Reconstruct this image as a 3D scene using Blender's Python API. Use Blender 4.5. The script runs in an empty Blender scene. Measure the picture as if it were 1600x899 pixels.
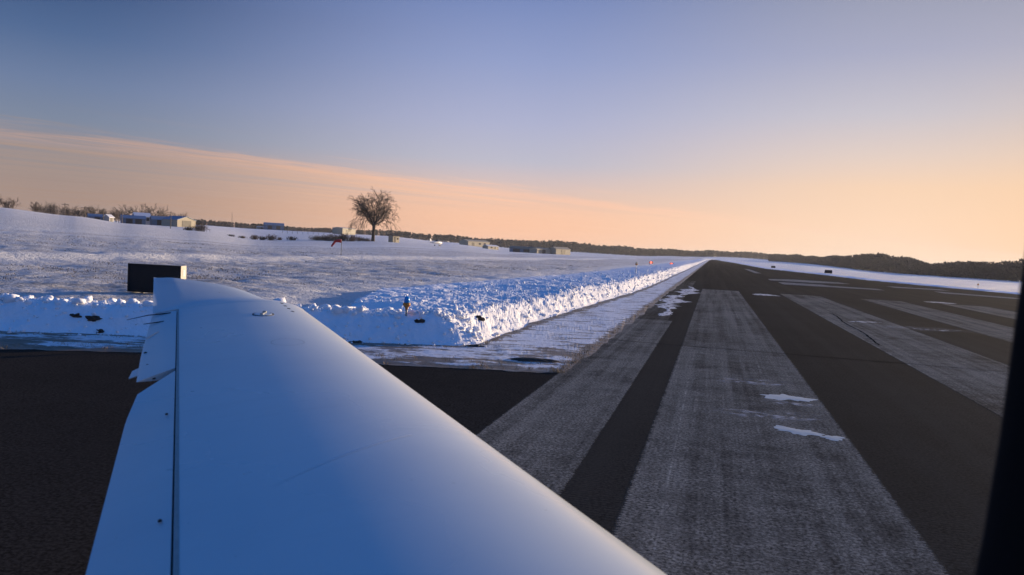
import bpy, math, random
import numpy as np
from mathutils import Matrix, Vector

# ------------------------------------------------------------------ camera
SC = bpy.context.scene
COL = SC.collection
R = math.radians
EYE = 1.9                      # eye height in the cabin above the pavement
RW_AZ = R(14.56)               # bearing of the runway, measured from +Y to the right
SUN_AZ, SUN_EL = R(51.0), R(6.2)

cam = bpy.data.cameras.new('camera')
cam.lens, cam.sensor_width = 27.0, 36.0
cam.clip_start, cam.clip_end = 0.05, 12000
cam.dof.use_dof = True
cam.dof.focus_distance = 16.0
cam.dof.aperture_fstop = 5.0
cam_o = bpy.data.objects.new('camera', cam)
COL.objects.link(cam_o)
cam_o.matrix_world = (Matrix.Translation((0, 0, EYE)) @ Matrix.Rotation(R(90) - math.atan(63.9 / 1200), 4, 'X')
                      @ Matrix.Rotation(R(3.0), 4, 'Z'))
SC.camera = cam_o
SC.cycles.use_denoising = True
SC.cycles.max_bounces = 6
SC.cycles.transparent_max_bounces = 8
SC.view_settings.view_transform = 'Standard'
SC.view_settings.look = 'None'
SC.view_settings.exposure = 0.5
SC.view_settings.gamma = 1.0

# ------------------------------------------------------------------ node helpers
def srgb(r, g, b):
    f = lambda c: (c / 255 / 12.92) if c / 255 <= 0.04045 else ((c / 255 + 0.055) / 1.055) ** 2.4
    return (f(r), f(g), f(b), 1)

class G:
    """small wrapper for building node graphs"""
    def __init__(s, tree): s.t = tree; s.n = tree.nodes; s.l = tree.links
    def new(s, typ, **kw):
        n = s.n.new(typ)
        for k, v in kw.items(): setattr(n, k, v)
        return n
    def put(s, sock, v):
        if isinstance(v, bpy.types.NodeSocket): s.l.new(v, sock)
        elif v is not None: sock.default_value = v
    def math(s, op, a, b=None, c=None, clamp=False):
        n = s.new('ShaderNodeMath', operation=op, use_clamp=clamp)
        s.put(n.inputs[0], a); s.put(n.inputs[1], b)
        if c is not None: s.put(n.inputs[2], c)
        return n.outputs[0]
    def maprange(s, v, a, b, c=0.0, d=1.0, smooth=True):
        n = s.new('ShaderNodeMapRange', interpolation_type='SMOOTHSTEP' if smooth else 'LINEAR')
        n.clamp = True
        s.put(n.inputs[0], v)
        for i, x in enumerate((a, b, c, d)): s.put(n.inputs[i + 1], x)
        return n.outputs[0]
    def mix(s, f, a, b, blend='MIX'):
        n = s.new('ShaderNodeMix', data_type='RGBA', blend_type=blend)
        s.put(n.inputs[0], f); s.put(n.inputs[6], a); s.put(n.inputs[7], b)
        return n.outputs[2]
    def ramp(s, f, stops):
        n = s.new('ShaderNodeValToRGB')
        e = n.color_ramp.elements
        while len(e) < len(stops): e.new(0.5)
        for el, (p, c) in zip(e, stops): el.position = p; el.color = c
        s.put(n.inputs[0], f)
        return n.outputs[0]
    def noise(s, vec, scale, detail=3, rough=0.55, dist=0.0, dim='3D'):
        n = s.new('ShaderNodeTexNoise', noise_dimensions=dim)
        s.put(n.inputs['Vector'], vec)
        n.inputs['Scale'].default_value = scale; n.inputs['Detail'].default_value = detail
        n.inputs['Roughness'].default_value = rough; n.inputs['Distortion'].default_value = dist
        return n.outputs['Fac']
    def sep(s, v):
        n = s.new('ShaderNodeSeparateXYZ'); s.put(n.inputs[0], v); return n.outputs
    def comb(s, x, y, z=0.0):
        n = s.new('ShaderNodeCombineXYZ')
        for i, v in enumerate((x, y, z)): s.put(n.inputs[i], v)
        return n.outputs[0]
    def mapping(s, v, scale=(1, 1, 1), rot=(0, 0, 0), loc=(0, 0, 0)):
        n = s.new('ShaderNodeMapping')
        s.put(n.inputs[0], v); n.inputs['Scale'].default_value = scale
        n.inputs['Rotation'].default_value = rot; n.inputs['Location'].default_value = loc
        return n.outputs[0]
    def bump(s, h, strength, dist, normal=None):
        n = s.new('ShaderNodeBump')
        n.inputs['Strength'].default_value = strength; n.inputs['Distance'].default_value = dist
        s.put(n.inputs['Height'], h)
        if normal is not None: s.put(n.inputs['Normal'], normal)
        return n.outputs[0]

# ------------------------------------------------------------------ world: winter dusk sky with a bank of cirrus
world = bpy.data.worlds.new('World')
SC.world = world
world.use_nodes = True
world.node_tree.nodes.clear()
g = G(world.node_tree)
dirv = g.new('ShaderNodeTexCoord').outputs['Generated']
dx, dy, dz = g.sep(dirv)
elev = g.math('DIVIDE', g.math('ARCSINE', dz), math.pi / 2, clamp=True)
hl = g.math('SQRT', g.math('ADD', g.math('MULTIPLY', dx, dx), g.math('MULTIPLY', dy, dy)))
hl = g.math('MAXIMUM', hl, 1e-4)
cphi = g.math('DIVIDE', g.math('ADD', g.math('MULTIPLY', dx, math.sin(SUN_AZ)), g.math('MULTIPLY', dy, math.cos(SUN_AZ))), hl)
phi = g.math('DIVIDE', g.math('ARCCOSINE', g.math('MINIMUM', g.math('MAXIMUM', cphi, -1.0), 1.0)), math.pi)
def sky_ramp(st): return g.ramp(elev, [(max(0, d) / 90, srgb(*c)) for d, c in st])
zen = [(40, (44, 108, 184)), (60, (20, 93, 176)), (90, (12, 85, 170))]
ra = sky_ramp([(0, (255, 222, 196)), (3, (255, 218, 188)), (5.2, (250, 214, 184)), (7.3, (230, 209, 198)), (10, (203, 198, 207)),
               (14, (172, 174, 198)), (18, (154, 158, 180)), (28, (104, 138, 192))] + zen)
rb = sky_ramp([(0, (255, 194, 156)), (2, (253, 198, 164)), (4, (226, 196, 184)), (6.2, (192, 190, 205)), (9, (176, 180, 209)),
               (13.4, (148, 161, 203)), (18, (119, 138, 188)), (28, (88, 126, 190))] + zen)
anti = [(40, (38, 100, 176)), (60, (18, 90, 172)), (90, (12, 85, 170))]
rc = sky_ramp([(0, (170, 134, 112)), (2, (168, 140, 126)), (4, (148, 142, 146)), (6.5, (126, 138, 160)), (9, (110, 128, 162)),
               (12, (82, 107, 149)), (15, (62, 88, 132)), (18, (58, 90, 140))] + anti)
rd = sky_ramp([(0, (140, 124, 132)), (4, (138, 132, 152)), (9, (112, 130, 166)), (18, (76, 116, 168))] + anti)
rs_ = sky_ramp([(0, (255, 206, 162)), (3, (255, 208, 164)), (6, (250, 208, 168)), (9, (226, 200, 180)), (13, (190, 184, 192)), (18, (156, 158, 176)), (28, (104, 138, 192))] + zen)
ra = g.mix(g.maprange(phi, .03, .15), rs_, ra)
sky = g.mix(g.maprange(phi, .13, .283), ra, rb)
sky = g.mix(g.maprange(phi, .283, .46), sky, rc)
sky = g.mix(g.maprange(phi, .46, 1.0), sky, rd)
# cirrus deck: a straight edged sheet on a high plane
inv = g.math('DIVIDE', 1.0, g.math('MAXIMUM', dz, 0.012))
px_, py_ = g.math('MULTIPLY', dx, inv), g.math('MULTIPLY', dy, inv)
q = g.math('SUBTRACT', py_, px_)            # across the edge
al = g.math('ADD', py_, px_)                # along the edge
edge_n = g.noise(g.comb(g.math('MULTIPLY', al, .16), g.math('MULTIPLY', q, .40)), 1.6, 7, .66, .5)
edge_n2 = g.noise(g.comb(g.math('MULTIPLY', al, .45), g.math('MULTIPLY', q, 1.5)), 1.0, 5, .65, .8)
qe = g.math('ADD', q, g.math('ADD', g.math('MULTIPLY', g.math('SUBTRACT', edge_n, .5), 3.4), g.math('MULTIPLY', g.math('SUBTRACT', edge_n2, .5), 3.0)))
sheet = g.maprange(qe, 12.6, 15.4)
rim = g.math('MULTIPLY', sheet, g.maprange(qe, 14.2, 17.5, 1.0, 0.0))
streak = g.noise(g.comb(g.math('MULTIPLY', al, .035), g.math('MULTIPLY', q, .42)), 2.2, 7, .66, .6)
wisps = g.maprange(g.noise(g.comb(g.math('MULTIPLY', al, .16), g.math('MULTIPLY', q, .85)), 1.3, 6, .66, .6), .54, .74)
wisps = g.math('MULTIPLY', wisps, g.math('MULTIPLY', g.maprange(q, 10.0, 12.8), .6))
cl_a, cl_b, cl_c, cl_d = srgb(255, 222, 194), srgb(255, 202, 170), srgb(166, 146, 138), srgb(132, 120, 136)
clc = g.mix(g.maprange(phi, .13, .283), cl_a, cl_b)
clc = g.mix(g.maprange(phi, .283, .46), clc, cl_c)
clc = g.mix(g.maprange(phi, .46, 1.0), clc, cl_d)
rimc = g.mix(.30, clc, srgb(255, 200, 178))
body = g.math('MULTIPLY', sheet, g.maprange(streak, .36, .64, .12, 1.0))
sky = g.mix(g.math('MAXIMUM', body, wisps), sky, clc)
sky = g.mix(g.math('MULTIPLY', rim, g.maprange(edge_n2, .35, .65, .1, .75)), sky, rimc)
# a little physical sky on top (same sun)
nish = g.new('ShaderNodeTexSky', sky_type='NISHITA')
nish.sun_disc = False
nish.sun_elevation = SUN_EL
nish.sun_rotation = SUN_AZ
nish.altitude = 250
sky = g.mix(.02, sky, g.mix(1.0, nish.outputs[0], (.05, .05, .05, 1), 'MULTIPLY'))
bg = g.new('ShaderNodeBackground')
bg.inputs['Strength'].default_value = 0.7071
g.l.new(sky, bg.inputs['Color'])
g.l.new(bg.outputs[0], g.new('ShaderNodeOutputWorld').inputs['Surface'])

sun = bpy.data.lights.new('sun', 'SUN')
sun.energy, sun.angle, sun.color = 5.0, R(0.6), (1.0, .76, .50)
sun_o = bpy.data.objects.new('sun', sun)
COL.objects.link(sun_o)
to_sun = Vector((math.sin(SUN_AZ) * math.cos(SUN_EL), math.cos(SUN_AZ) * math.cos(SUN_EL), math.sin(SUN_EL)))
sun_o.rotation_euler = (-to_sun).to_track_quat('-Z', 'Y').to_euler()
sun_o.location = (60, 50, 40)

# ------------------------------------------------------------------ materials
MATS = {}
def dull(gg, b, col, nrm, amount):
    d = gg.new('ShaderNodeBsdfDiffuse'); d.inputs['Roughness'].default_value = .6
    gg.put(d.inputs['Color'], col); gg.l.new(nrm, d.inputs['Normal'])
    mx = gg.new('ShaderNodeMixShader'); mx.inputs[0].default_value = amount
    gg.l.new(b.outputs[0], mx.inputs[1]); gg.l.new(d.outputs[0], mx.inputs[2])
    return mx.outputs[0]
def to_out(gg, sh):
    out = [n for n in gg.n if n.type == 'OUTPUT_MATERIAL'][0]
    gg.l.new(sh, out.inputs['Surface'])
def material(name):
    m = bpy.data.materials.new(name)
    m.use_nodes = True
    gg = G(m.node_tree)
    b = m.node_tree.nodes['Principled BSDF']
    MATS[name] = m
    return m, gg, b
def plain(name, col, rough=.6, metal=0.0, var=.12, scale=6.0, spec=.5, emis=None, es=0.0):
    m, gg, b = material(name)
    c = col if len(col) == 4 else (*col, 1)
    o = gg.new('ShaderNodeTexCoord').outputs['Object']
    n = gg.noise(o, scale, 4)
    dk = tuple(x * (1 - var) for x in c[:3]) + (1,)
    lt = tuple(min(1, x * (1 + var)) for x in c[:3]) + (1,)
    gg.l.new(gg.mix(n, dk, lt), b.inputs['Base Color'])
    b.inputs['Roughness'].default_value = rough
    b.inputs['Metallic'].default_value = metal
    b.inputs['Specular IOR Level'].default_value = spec
    if emis:
        b.inputs['Emission Color'].default_value = (*emis, 1)
        b.inputs['Emission Strength'].default_value = es
    return m

def uvframe(gg):
    """object coords turned so that x is across the runway (v), y along it (u)"""
    o = gg.new('ShaderNodeTexCoord').outputs['Object']
    return o, gg.mapping(o, rot=(0, 0, RW_AZ))

# asphalt
def asphalt(name, base, grooves):
    m, gg, b = material(name)
    o, f = uvframe(gg)
    agg = gg.noise(o, 34, 3, .75)
    mid = gg.noise(o, 5, 4, .6)
    big = gg.noise(o, .35, 3, .5)
    col = gg.mix(gg.maprange(agg, .36, .66), tuple(x * .48 for x in base) + (1,), tuple(x * 1.6 for x in base) + (1,))
    col = gg.mix(gg.math('MULTIPLY', gg.maprange(mid, .35, .7), .35), col, tuple(x * 1.5 for x in base) + (1,))
    col = gg.mix(gg.math('MULTIPLY', gg.maprange(big, .35, .7), .4), col, tuple(x * .65 for x in base) + (1,))
    fleck = gg.maprange(gg.noise(o, 60, 2, .6), .70, .78)
    col = gg.mix(gg.math('MULTIPLY', fleck, .5), col, (.22, .2, .18, 1))
    height = gg.math('MULTIPLY', agg, .6)
    if grooves:
        # long tyre streaks and transverse saw-cut grooves
        st = gg.noise(gg.mapping(f, scale=(1.1, .012, 1)), 1.2, 4, .6)
        col = gg.mix(gg.math('MULTIPLY', gg.maprange(st, .40, .70), .5), col, tuple(x * 1.7 for x in base) + (1,))
        fy = gg.sep(f)[1]
        w = gg.math('SINE', gg.math('MULTIPLY', fy, 2 * math.pi / .052))
        gm = gg.maprange(w, .25, .8)
        col = gg.mix(gg.math('MULTIPLY', gm, .28), col, tuple(x * .3 for x in base) + (1,))
        height = gg.math('SUBTRACT', height, gg.math('MULTIPLY', gm, .7))
    gg.put(b.inputs['Base Color'], col)
    b.inputs['Roughness'].default_value = 1.0
    b.inputs['Specular IOR Level'].default_value = .06
    nb = gg.bump(height, .22, .006)
    gg.l.new(nb, b.inputs['Normal'])
    to_out(gg, dull(gg, b, col, nb, .78))
    return m
asphalt('taxiway_asphalt', (.036, .031, .026), False)
asphalt('runway_asphalt', (.050, .043, .034), True)

# worn threshold paint: thin, scraped, ragged along the saw cuts
def paint(name, col, wear):
    m, gg, b = material(name)
    o = gg.new('ShaderNodeTexCoord').outputs['Object']
    f = o          # stripes are modelled in runway axes
    fx, fy, _ = gg.sep(f)
    gen = gg.sep(gg.new('ShaderNodeTexCoord').outputs['Generated'])
    fine = gg.noise(o, 26, 5, .78)
    mid = gg.noise(o, 3.2, 6, .68, .2)
    patch = gg.noise(gg.mapping(f, scale=(.55, .30, 1)), 1.0, 5, .6, .3)
    longs = gg.noise(gg.mapping(f, scale=(2.6, .045, 1)), 1.3, 5, .65)
    lines = gg.noise(gg.mapping(f, scale=(5.5, .010, 1)), 1.7, 5, .72, .1)
    cross = gg.noise(gg.mapping(f, scale=(.10, 1.3, 1)), 1.1, 5, .65, .3)
    acc = None
    for n_, w_ in ((fine, .70), (mid, .42), (patch, .42), (longs, .62), (cross, .20)):
        t_ = gg.math('MULTIPLY', n_, w_); acc = t_ if acc is None else gg.math('ADD', acc, t_)
    keep = gg.maprange(acc, wear + .02, wear + .44, .06, 1.0)
    light = gg.mix(gg.math('MULTIPLY', gg.maprange(lines, .56, .74), gg.maprange(mid, .40, .62)), tuple(x * .85 for x in col) + (1,), tuple(min(1, x * 1.9) for x in col) + (1,))
    c = gg.mix(keep, (.040, .035, .029, 1), light)
    grit = gg.maprange(gg.noise(o, 38, 4, .75), .57, .70)
    c = gg.mix(gg.math('MULTIPLY', gg.math('MULTIPLY', grit, gg.maprange(longs, .40, .62)), .55), c, tuple(min(1, x * 2.1) for x in col) + (1,))
    sp = gg.maprange(gg.noise(o, 34, 2, .6), .38, .62, .50, 1.42, smooth=False)
    spv = gg.comb(sp, sp, sp)
    c = gg.mix(gg.maprange(mid, .30, .60, .35, 1.0), c, gg.mix(1.0, c, spv, 'MULTIPLY'))
    pits = gg.maprange(gg.noise(o, 40, 2, .6), .58, .64)
    c = gg.mix(gg.math('MULTIPLY', pits, .7), c, (.026, .023, .019, 1))
    gg.put(b.inputs['Base Color'], c)
    b.inputs['Roughness'].default_value = 1.0
    b.inputs['Specular IOR Level'].default_value = .08
    w = gg.maprange(gg.math('SINE', gg.math('MULTIPLY', fy, 2 * math.pi / .052)), .3, .8)
    gg.l.new(gg.bump(gg.math('SUBTRACT', gg.math('MULTIPLY', fine, .8), gg.math('MULTIPLY', w, .22)), .30, .005), b.inputs['Normal'])
    nb = b.inputs['Normal'].links[0].from_socket
    # ragged edges: a narrow band at each side where the paint breaks up
    ed = gg.math('MINIMUM', gen[0], gg.math('SUBTRACT', 1.0, gen[0]))
    ed = gg.math('ADD', ed, gg.math('MULTIPLY', gg.math('SUBTRACT', gg.noise(o, 9, 5, .7), .5), .05))
    ed = gg.math('SUBTRACT', ed, gg.math('MULTIPLY', w, .010))
    mx = gg.new('ShaderNodeMixShader')
    gg.l.new(gg.maprange(ed, -.004, .016), mx.inputs[0])
    gg.l.new(gg.new('ShaderNodeBsdfTransparent').outputs[0], mx.inputs[1])
    gg.l.new(dull(gg, b, c, nb, .78), mx.inputs[2])
    to_out(gg, mx.outputs[0])
    return m
paint('threshold_paint', (.40, .34, .255), .92)
paint('faded_paint', (.26, .225, .17), .98)
paint('number_paint', (.42, .38, .33), .80)

# snow
def snow(name, grass, bands=False, bump=(.9, .06), dirt=0.0, tint=(.93, .93, .94), rough=.5, spec=.4):
    m, gg, b = material(name)
    o = gg.new('ShaderNodeTexCoord').outputs['Object']
    n1 = gg.noise(o, 1.6, 6, .68)
    n2 = gg.noise(o, 9.0, 4, .65)
    n3 = gg.noise(gg.mapping(o, scale=(.010, .055, 1), rot=(0, 0, R(-4))), 1.0, 5, .6)
    col = (*tint, 1)
    if grass > 0:
        cover = gg.math('ADD', gg.math('MULTIPLY', n1, .5), gg.math('ADD', gg.math('MULTIPLY', n2, .35), gg.math('MULTIPLY', n3, .75)))
        gm = gg.maprange(cover, 1.12 - grass, 1.42 - grass)
        straw = gg.mix(n2, (.16, .11, .065, 1), (.36, .27, .17, 1))
        col = gg.mix(gg.math('MULTIPLY', gm, .85), col, straw)
    if bands:
        vv = gg.sep(gg.mapping(o, rot=(0, 0, RW_AZ)))[0]
        vv = gg.math('ADD', vv, gg.math('MULTIPLY', gg.math('SUBTRACT', gg.noise(o, .05, 3, .5), .5), 7.0))
        n5 = gg.noise(gg.mapping(o, scale=(.14, .5, 1)), 1.0, 5, .7)
        def band(a_, b_, c_, d_): return gg.math('MULTIPLY', gg.maprange(vv, a_, b_), gg.maprange(vv, c_, d_, 1.0, 0.0))
        # mown strips parallel to the runway where stubble shows between clean drifts
        st = gg.math('ADD', gg.math('MULTIPLY', band(-27.5, -25, -14, -11), 1.0), gg.math('MULTIPLY', band(-54, -51, -33, -30), .75))
        st = gg.math('ADD', st, gg.math('MULTIPLY', band(-62, -60, -58, -55), 1.0), clamp=True)
        st = gg.math('MAXIMUM', st, gg.math('MULTIPLY', band(-400, -200, -75, -64), .45))
        tn = gg.maprange(gg.math('ADD', gg.math('MULTIPLY', n1, .45), gg.math('ADD', gg.math('MULTIPLY', n2, .55), gg.math('MULTIPLY', n5, .5))), .66, .88)
        col = gg.mix(gg.math('MULTIPLY', st, gg.math('MULTIPLY', tn, .68)), col, gg.mix(n5, (.15, .115, .085, 1), (.32, .25, .17, 1)))
    if dirt > 0:
        dn = gg.maprange(gg.noise(gg.mapping(o, scale=(1, 1, 1.6)), 3.4, 5, .7, .4), .66, .74)
        col = gg.mix(gg.math('MULTIPLY', dn, dirt), col, (.06, .045, .032, 1))
    gg.put(b.inputs['Base Color'], col)
    b.inputs['Roughness'].default_value = rough
    b.inputs['Specular IOR Level'].default_value = spec
    h = gg.math('ADD', gg.math('MULTIPLY', n1, .8), gg.math('MULTIPLY', n2, .35))
    gg.l.new(gg.bump(h, bump[0], bump[1] * 4), b.inputs['Normal'])
    return m
snow('field_snow', .18, True, (1.0, .19), tint=(.96, .96, .96))
snow('bank_snow', 0, False, (.7, .03), .75, rough=.9, spec=.1)
snow('clod_snow', 0, False, (.6, .02), rough=.9, spec=.1)

# icy verge: packed snow, mud and dead grass mixed
m, gg, b = material('verge_ice')
o, f = uvframe(gg)
n1 = gg.noise(gg.mapping(o, scale=(.75, 1.9, 1)), 1.5, 7, .66, .3)
n2 = gg.noise(o, 11, 5, .7)
cv = gg.math('ADD', gg.math('MULTIPLY', n1, .75), gg.math('MULTIPLY', n2, .25))
at_ = gg.new('ShaderNodeAttribute', attribute_name='mud').outputs['Fac']
cv = gg.math('SUBTRACT', cv, gg.math('MULTIPLY', at_, .22))
mud = gg.mix(n2, (.055, .040, .028, 1), (.26, .185, .11, 1))
col = gg.mix(gg.maprange(cv, .38, .50), mud, gg.mix(gg.maprange(n2, .3, .7), (.62, .62, .64, 1), (.85, .86, .88, 1)))
gg.l.new(col, b.inputs['Base Color'])
gg.l.new(gg.maprange(n1, .4, .6, .6, .35), b.inputs['Roughness'])
gg.l.new(gg.bump(gg.math('ADD', gg.math('MULTIPLY', n2, .5), n1), .45, .05), b.inputs['Normal'])

m, gg, b = material('ice')
o = gg.new('ShaderNodeTexCoord').outputs['Object']
n = gg.noise(o, 8, 4, .6)
gg.l.new(gg.mix(n, (.24, .33, .38, 1), (.36, .46, .51, 1)), b.inputs['Base Color'])
b.inputs['Roughness'].default_value = .35
gg.l.new(gg.bump(n, .3, .01), b.inputs['Normal'])

# thin frost scraped over the pavement
m, gg, b = material('frost')
o, f = uvframe(gg)
n = gg.noise(gg.mapping(f, scale=(1, 2.2, 1)), 7, 6, .75, .5)
n0 = gg.noise(gg.mapping(f, scale=(1, 2.2, 1)), 1.6, 4, .6)
gg.put(b.inputs['Base Color'], (.62, .64, .66, 1)); b.inputs['Roughness'].default_value = .8; b.inputs['Specular IOR Level'].default_value = .1
gen = gg.new('ShaderNodeTexCoord').outputs['Generated']
gx, gy, _ = gg.sep(gen)
gx = gg.math('SUBTRACT', gx, .5); gy = gg.math('SUBTRACT', gy, .5)
rad = gg.math('SQRT', gg.math('ADD', gg.math('MULTIPLY', gx, gx), gg.math('MULTIPLY', gy, gy)))
al_ = gg.math('MULTIPLY', gg.maprange(gg.math('ADD', gg.math('MULTIPLY', n, .7), gg.math('MULTIPLY', n0, .5)), .58, .76), gg.maprange(rad, .18, .46, .75, 0.0))
gg.l.new(al_, b.inputs['Alpha'])

# snow crust left on the asphalt
m, gg, b = material('crust')
o = gg.new('ShaderNodeTexCoord').outputs['Object']
n = gg.noise(o, 5, 5, .7)
gg.put(b.inputs['Base Color'], gg.mix(n, (.50, .50, .50, 1), (.80, .80, .80, 1))); b.inputs['Roughness'].default_value = .8
b.inputs['Specular IOR Level'].default_value = .15
gg.l.new(gg.bump(n, .5, .02), b.inputs['Normal'])
gg.l.new(gg.maprange(gg.noise(gg.mapping(o, rot=(0, 0, RW_AZ), scale=(2.2, .8, 1)), 2.4, 6, .7, .4), .40, .47), b.inputs['Alpha'])

# aircraft paint
m, gg, b = material('wing_paint')
o = gg.new('ShaderNodeTexCoord').outputs['Object']
n = gg.noise(o, 2.2, 5, .55)
n2 = gg.noise(gg.mapping(o, scale=(1, 1, 1), rot=(0, 0, R(-27))), .9, 4, .5)
wc = gg.mix(gg.math('MULTIPLY', gg.maprange(n, .35, .75), .5), (.55, .605, .62, 1), (.495, .55, .575, 1))
# grime: chordwise smears and scattered specks
sm = gg.noise(gg.mapping(o, scale=(.35, 5.0, 1)), 2.2, 6, .68, .2)
wc = gg.mix(gg.math('MULTIPLY', gg.maprange(sm, .52, .72), .16), wc, (.36, .40, .42, 1))
spk = gg.maprange(gg.noise(o, 38, 2, .5), .745, .78)
wc = gg.mix(gg.math('MULTIPLY', spk, .45), wc, (.22, .24, .25, 1))
gg.l.new(wc, b.inputs['Base Color'])
b.inputs['Roughness'].default_value = .30
gg.l.new(gg.maprange(n2, .3, .7, .24, .38), b.inputs['Roughness'])
b.inputs['Coat Weight'].default_value = .25
b.inputs['Coat Roughness'].default_value = .12
gg.l.new(gg.bump(gg.noise(o, 1.4, 2, .4), .03, .02), b.inputs['Normal'])

plain('seal_grey', (.30, .32, .31), .7, var=.35, scale=40)
plain('black_rubber', (.012, .012, .013), .6)
plain('metal_grey', (.42, .43, .44), .4, .9)
plain('cabin_black', (.004, .004, .0045), .7, var=.2, spec=.15)
plain('sign_black', (.006, .006, .007), .75, var=.3)
plain('sign_case', (.50, .46, .38), .5)
plain('blue_lens', (.01, .30, .75), .2, var=.1)
plain('orange_paint', (.60, .22, .03), .5, var=.25, scale=30)
plain('galvanised', (.40, .40, .39), .5, .5)
plain('red_cloth', (.42, .030, .028), .8, var=.25)
plain('bark', (.062, .048, .038), .9, var=.35, scale=2)
plain('twig', (.085, .066, .052), .9, var=.3, scale=1)
plain('wood_far', (.028, .029, .032), .9, var=.4, scale=.05)
plain('shrub_brown', (.10, .062, .038), .9, var=.4, scale=.8)
plain('dry_grass', (.34, .25, .14), .9, var=.4, scale=9)
plain('stubble', (.20, .16, .12), .9, var=.4, scale=3)
plain('dirt', (.060, .043, .030), .95, var=.5, scale=14)
plain('cream_wall', (.36, .32, .24), .7, var=.06, scale=.4)
plain('white_wall', (.36, .35, .34), .7, var=.06, scale=.4)
plain('blue_wall', (.10, .16, .24), .6, var=.1, scale=.4)
plain('grey_wall', (.28, .31, .35), .6, var=.08, scale=.4)
plain('green_roof', (.05, .10, .09), .6, var=.15, scale=.3)
plain('snowy_roof', (.70, .72, .76), .6, var=.1, scale=.4)
plain('blue_roof', (.13, .20, .30), .5, var=.15, scale=.4)
plain('dark_glass', (.03, .035, .04), .15)
plain('door_dark', (.05, .045, .04), .6)
plain('white_paint', (.72, .72, .70), .35)
plain('pole_wood', (.16, .13, .10), .9)
plain('red_lamp', (.5, .02, .02), .3, emis=(1.0, .12, .07), es=4.0)
plain('amber_lens', (.75, .66, .48), .25)

# ------------------------------------------------------------------ object helpers
def tag(o, label=None, cat=None, group=None, kind=None):
    if label: o['label'] = label
    if cat: o['category'] = cat
    if group: o['group'] = group
    if kind: o['kind'] = kind
    return o
def link(name, me, mat=None, parent=None, smooth=False):
    if mat:
        me.materials.append(MATS[mat])
    if smooth:
        me.polygons.foreach_set('use_smooth', [True] * len(me.polygons))
    o = bpy.data.objects.new(name, me)
    COL.objects.link(o)
    if parent: o.parent = parent
    return o
def raw(name, V, Fc, mat=None, parent=None, smooth=False):
    me = bpy.data.meshes.new(name)
    me.from_pydata([tuple(map(float, v)) for v in V], [], [tuple(map(int, f)) for f in Fc])
    me.update()
    return link(name, me, mat, parent, smooth)
def raw_np(name, V, Q, mat=None, parent=None, smooth=False):
    """fast build from numpy arrays; Q is (n,3) or (n,4)"""
    me = bpy.data.meshes.new(name)
    V = np.asarray(V, np.float32); Q = np.asarray(Q, np.int32)
    k = Q.shape[1]
    me.vertices.add(len(V)); me.vertices.foreach_set('co', V.ravel())
    me.loops.add(Q.size); me.loops.foreach_set('vertex_index', Q.ravel())
    me.polygons.add(len(Q)); me.polygons.foreach_set('loop_start', np.arange(len(Q), dtype=np.int32) * k)
    me.polygons.foreach_set('loop_total', np.full(len(Q), k, np.int32))
    me.update(calc_edges=True); me.validate()
    return link(name, me, mat, parent, smooth)
def empty(name, loc=(0, 0, 0), rz=0.0):
    o = bpy.data.objects.new(name, None)
    COL.objects.link(o)
    o.location = loc; o.rotation_euler = (0, 0, rz); o.empty_display_size = .2
    return o
def copy_tree(root, loc=None, rz=None, scale=None):
    c = root.copy(); COL.objects.link(c)
    for ch in list(root.children):
        d = ch.copy(); COL.objects.link(d); d.parent = c
        for gc in list(ch.children):
            e = gc.copy(); COL.objects.link(e); e.parent = d
    if loc is not None: c.location = loc
    if rz is not None: c.rotation_euler = (0, 0, rz)
    if scale is not None: c.scale = scale
    return c

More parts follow.
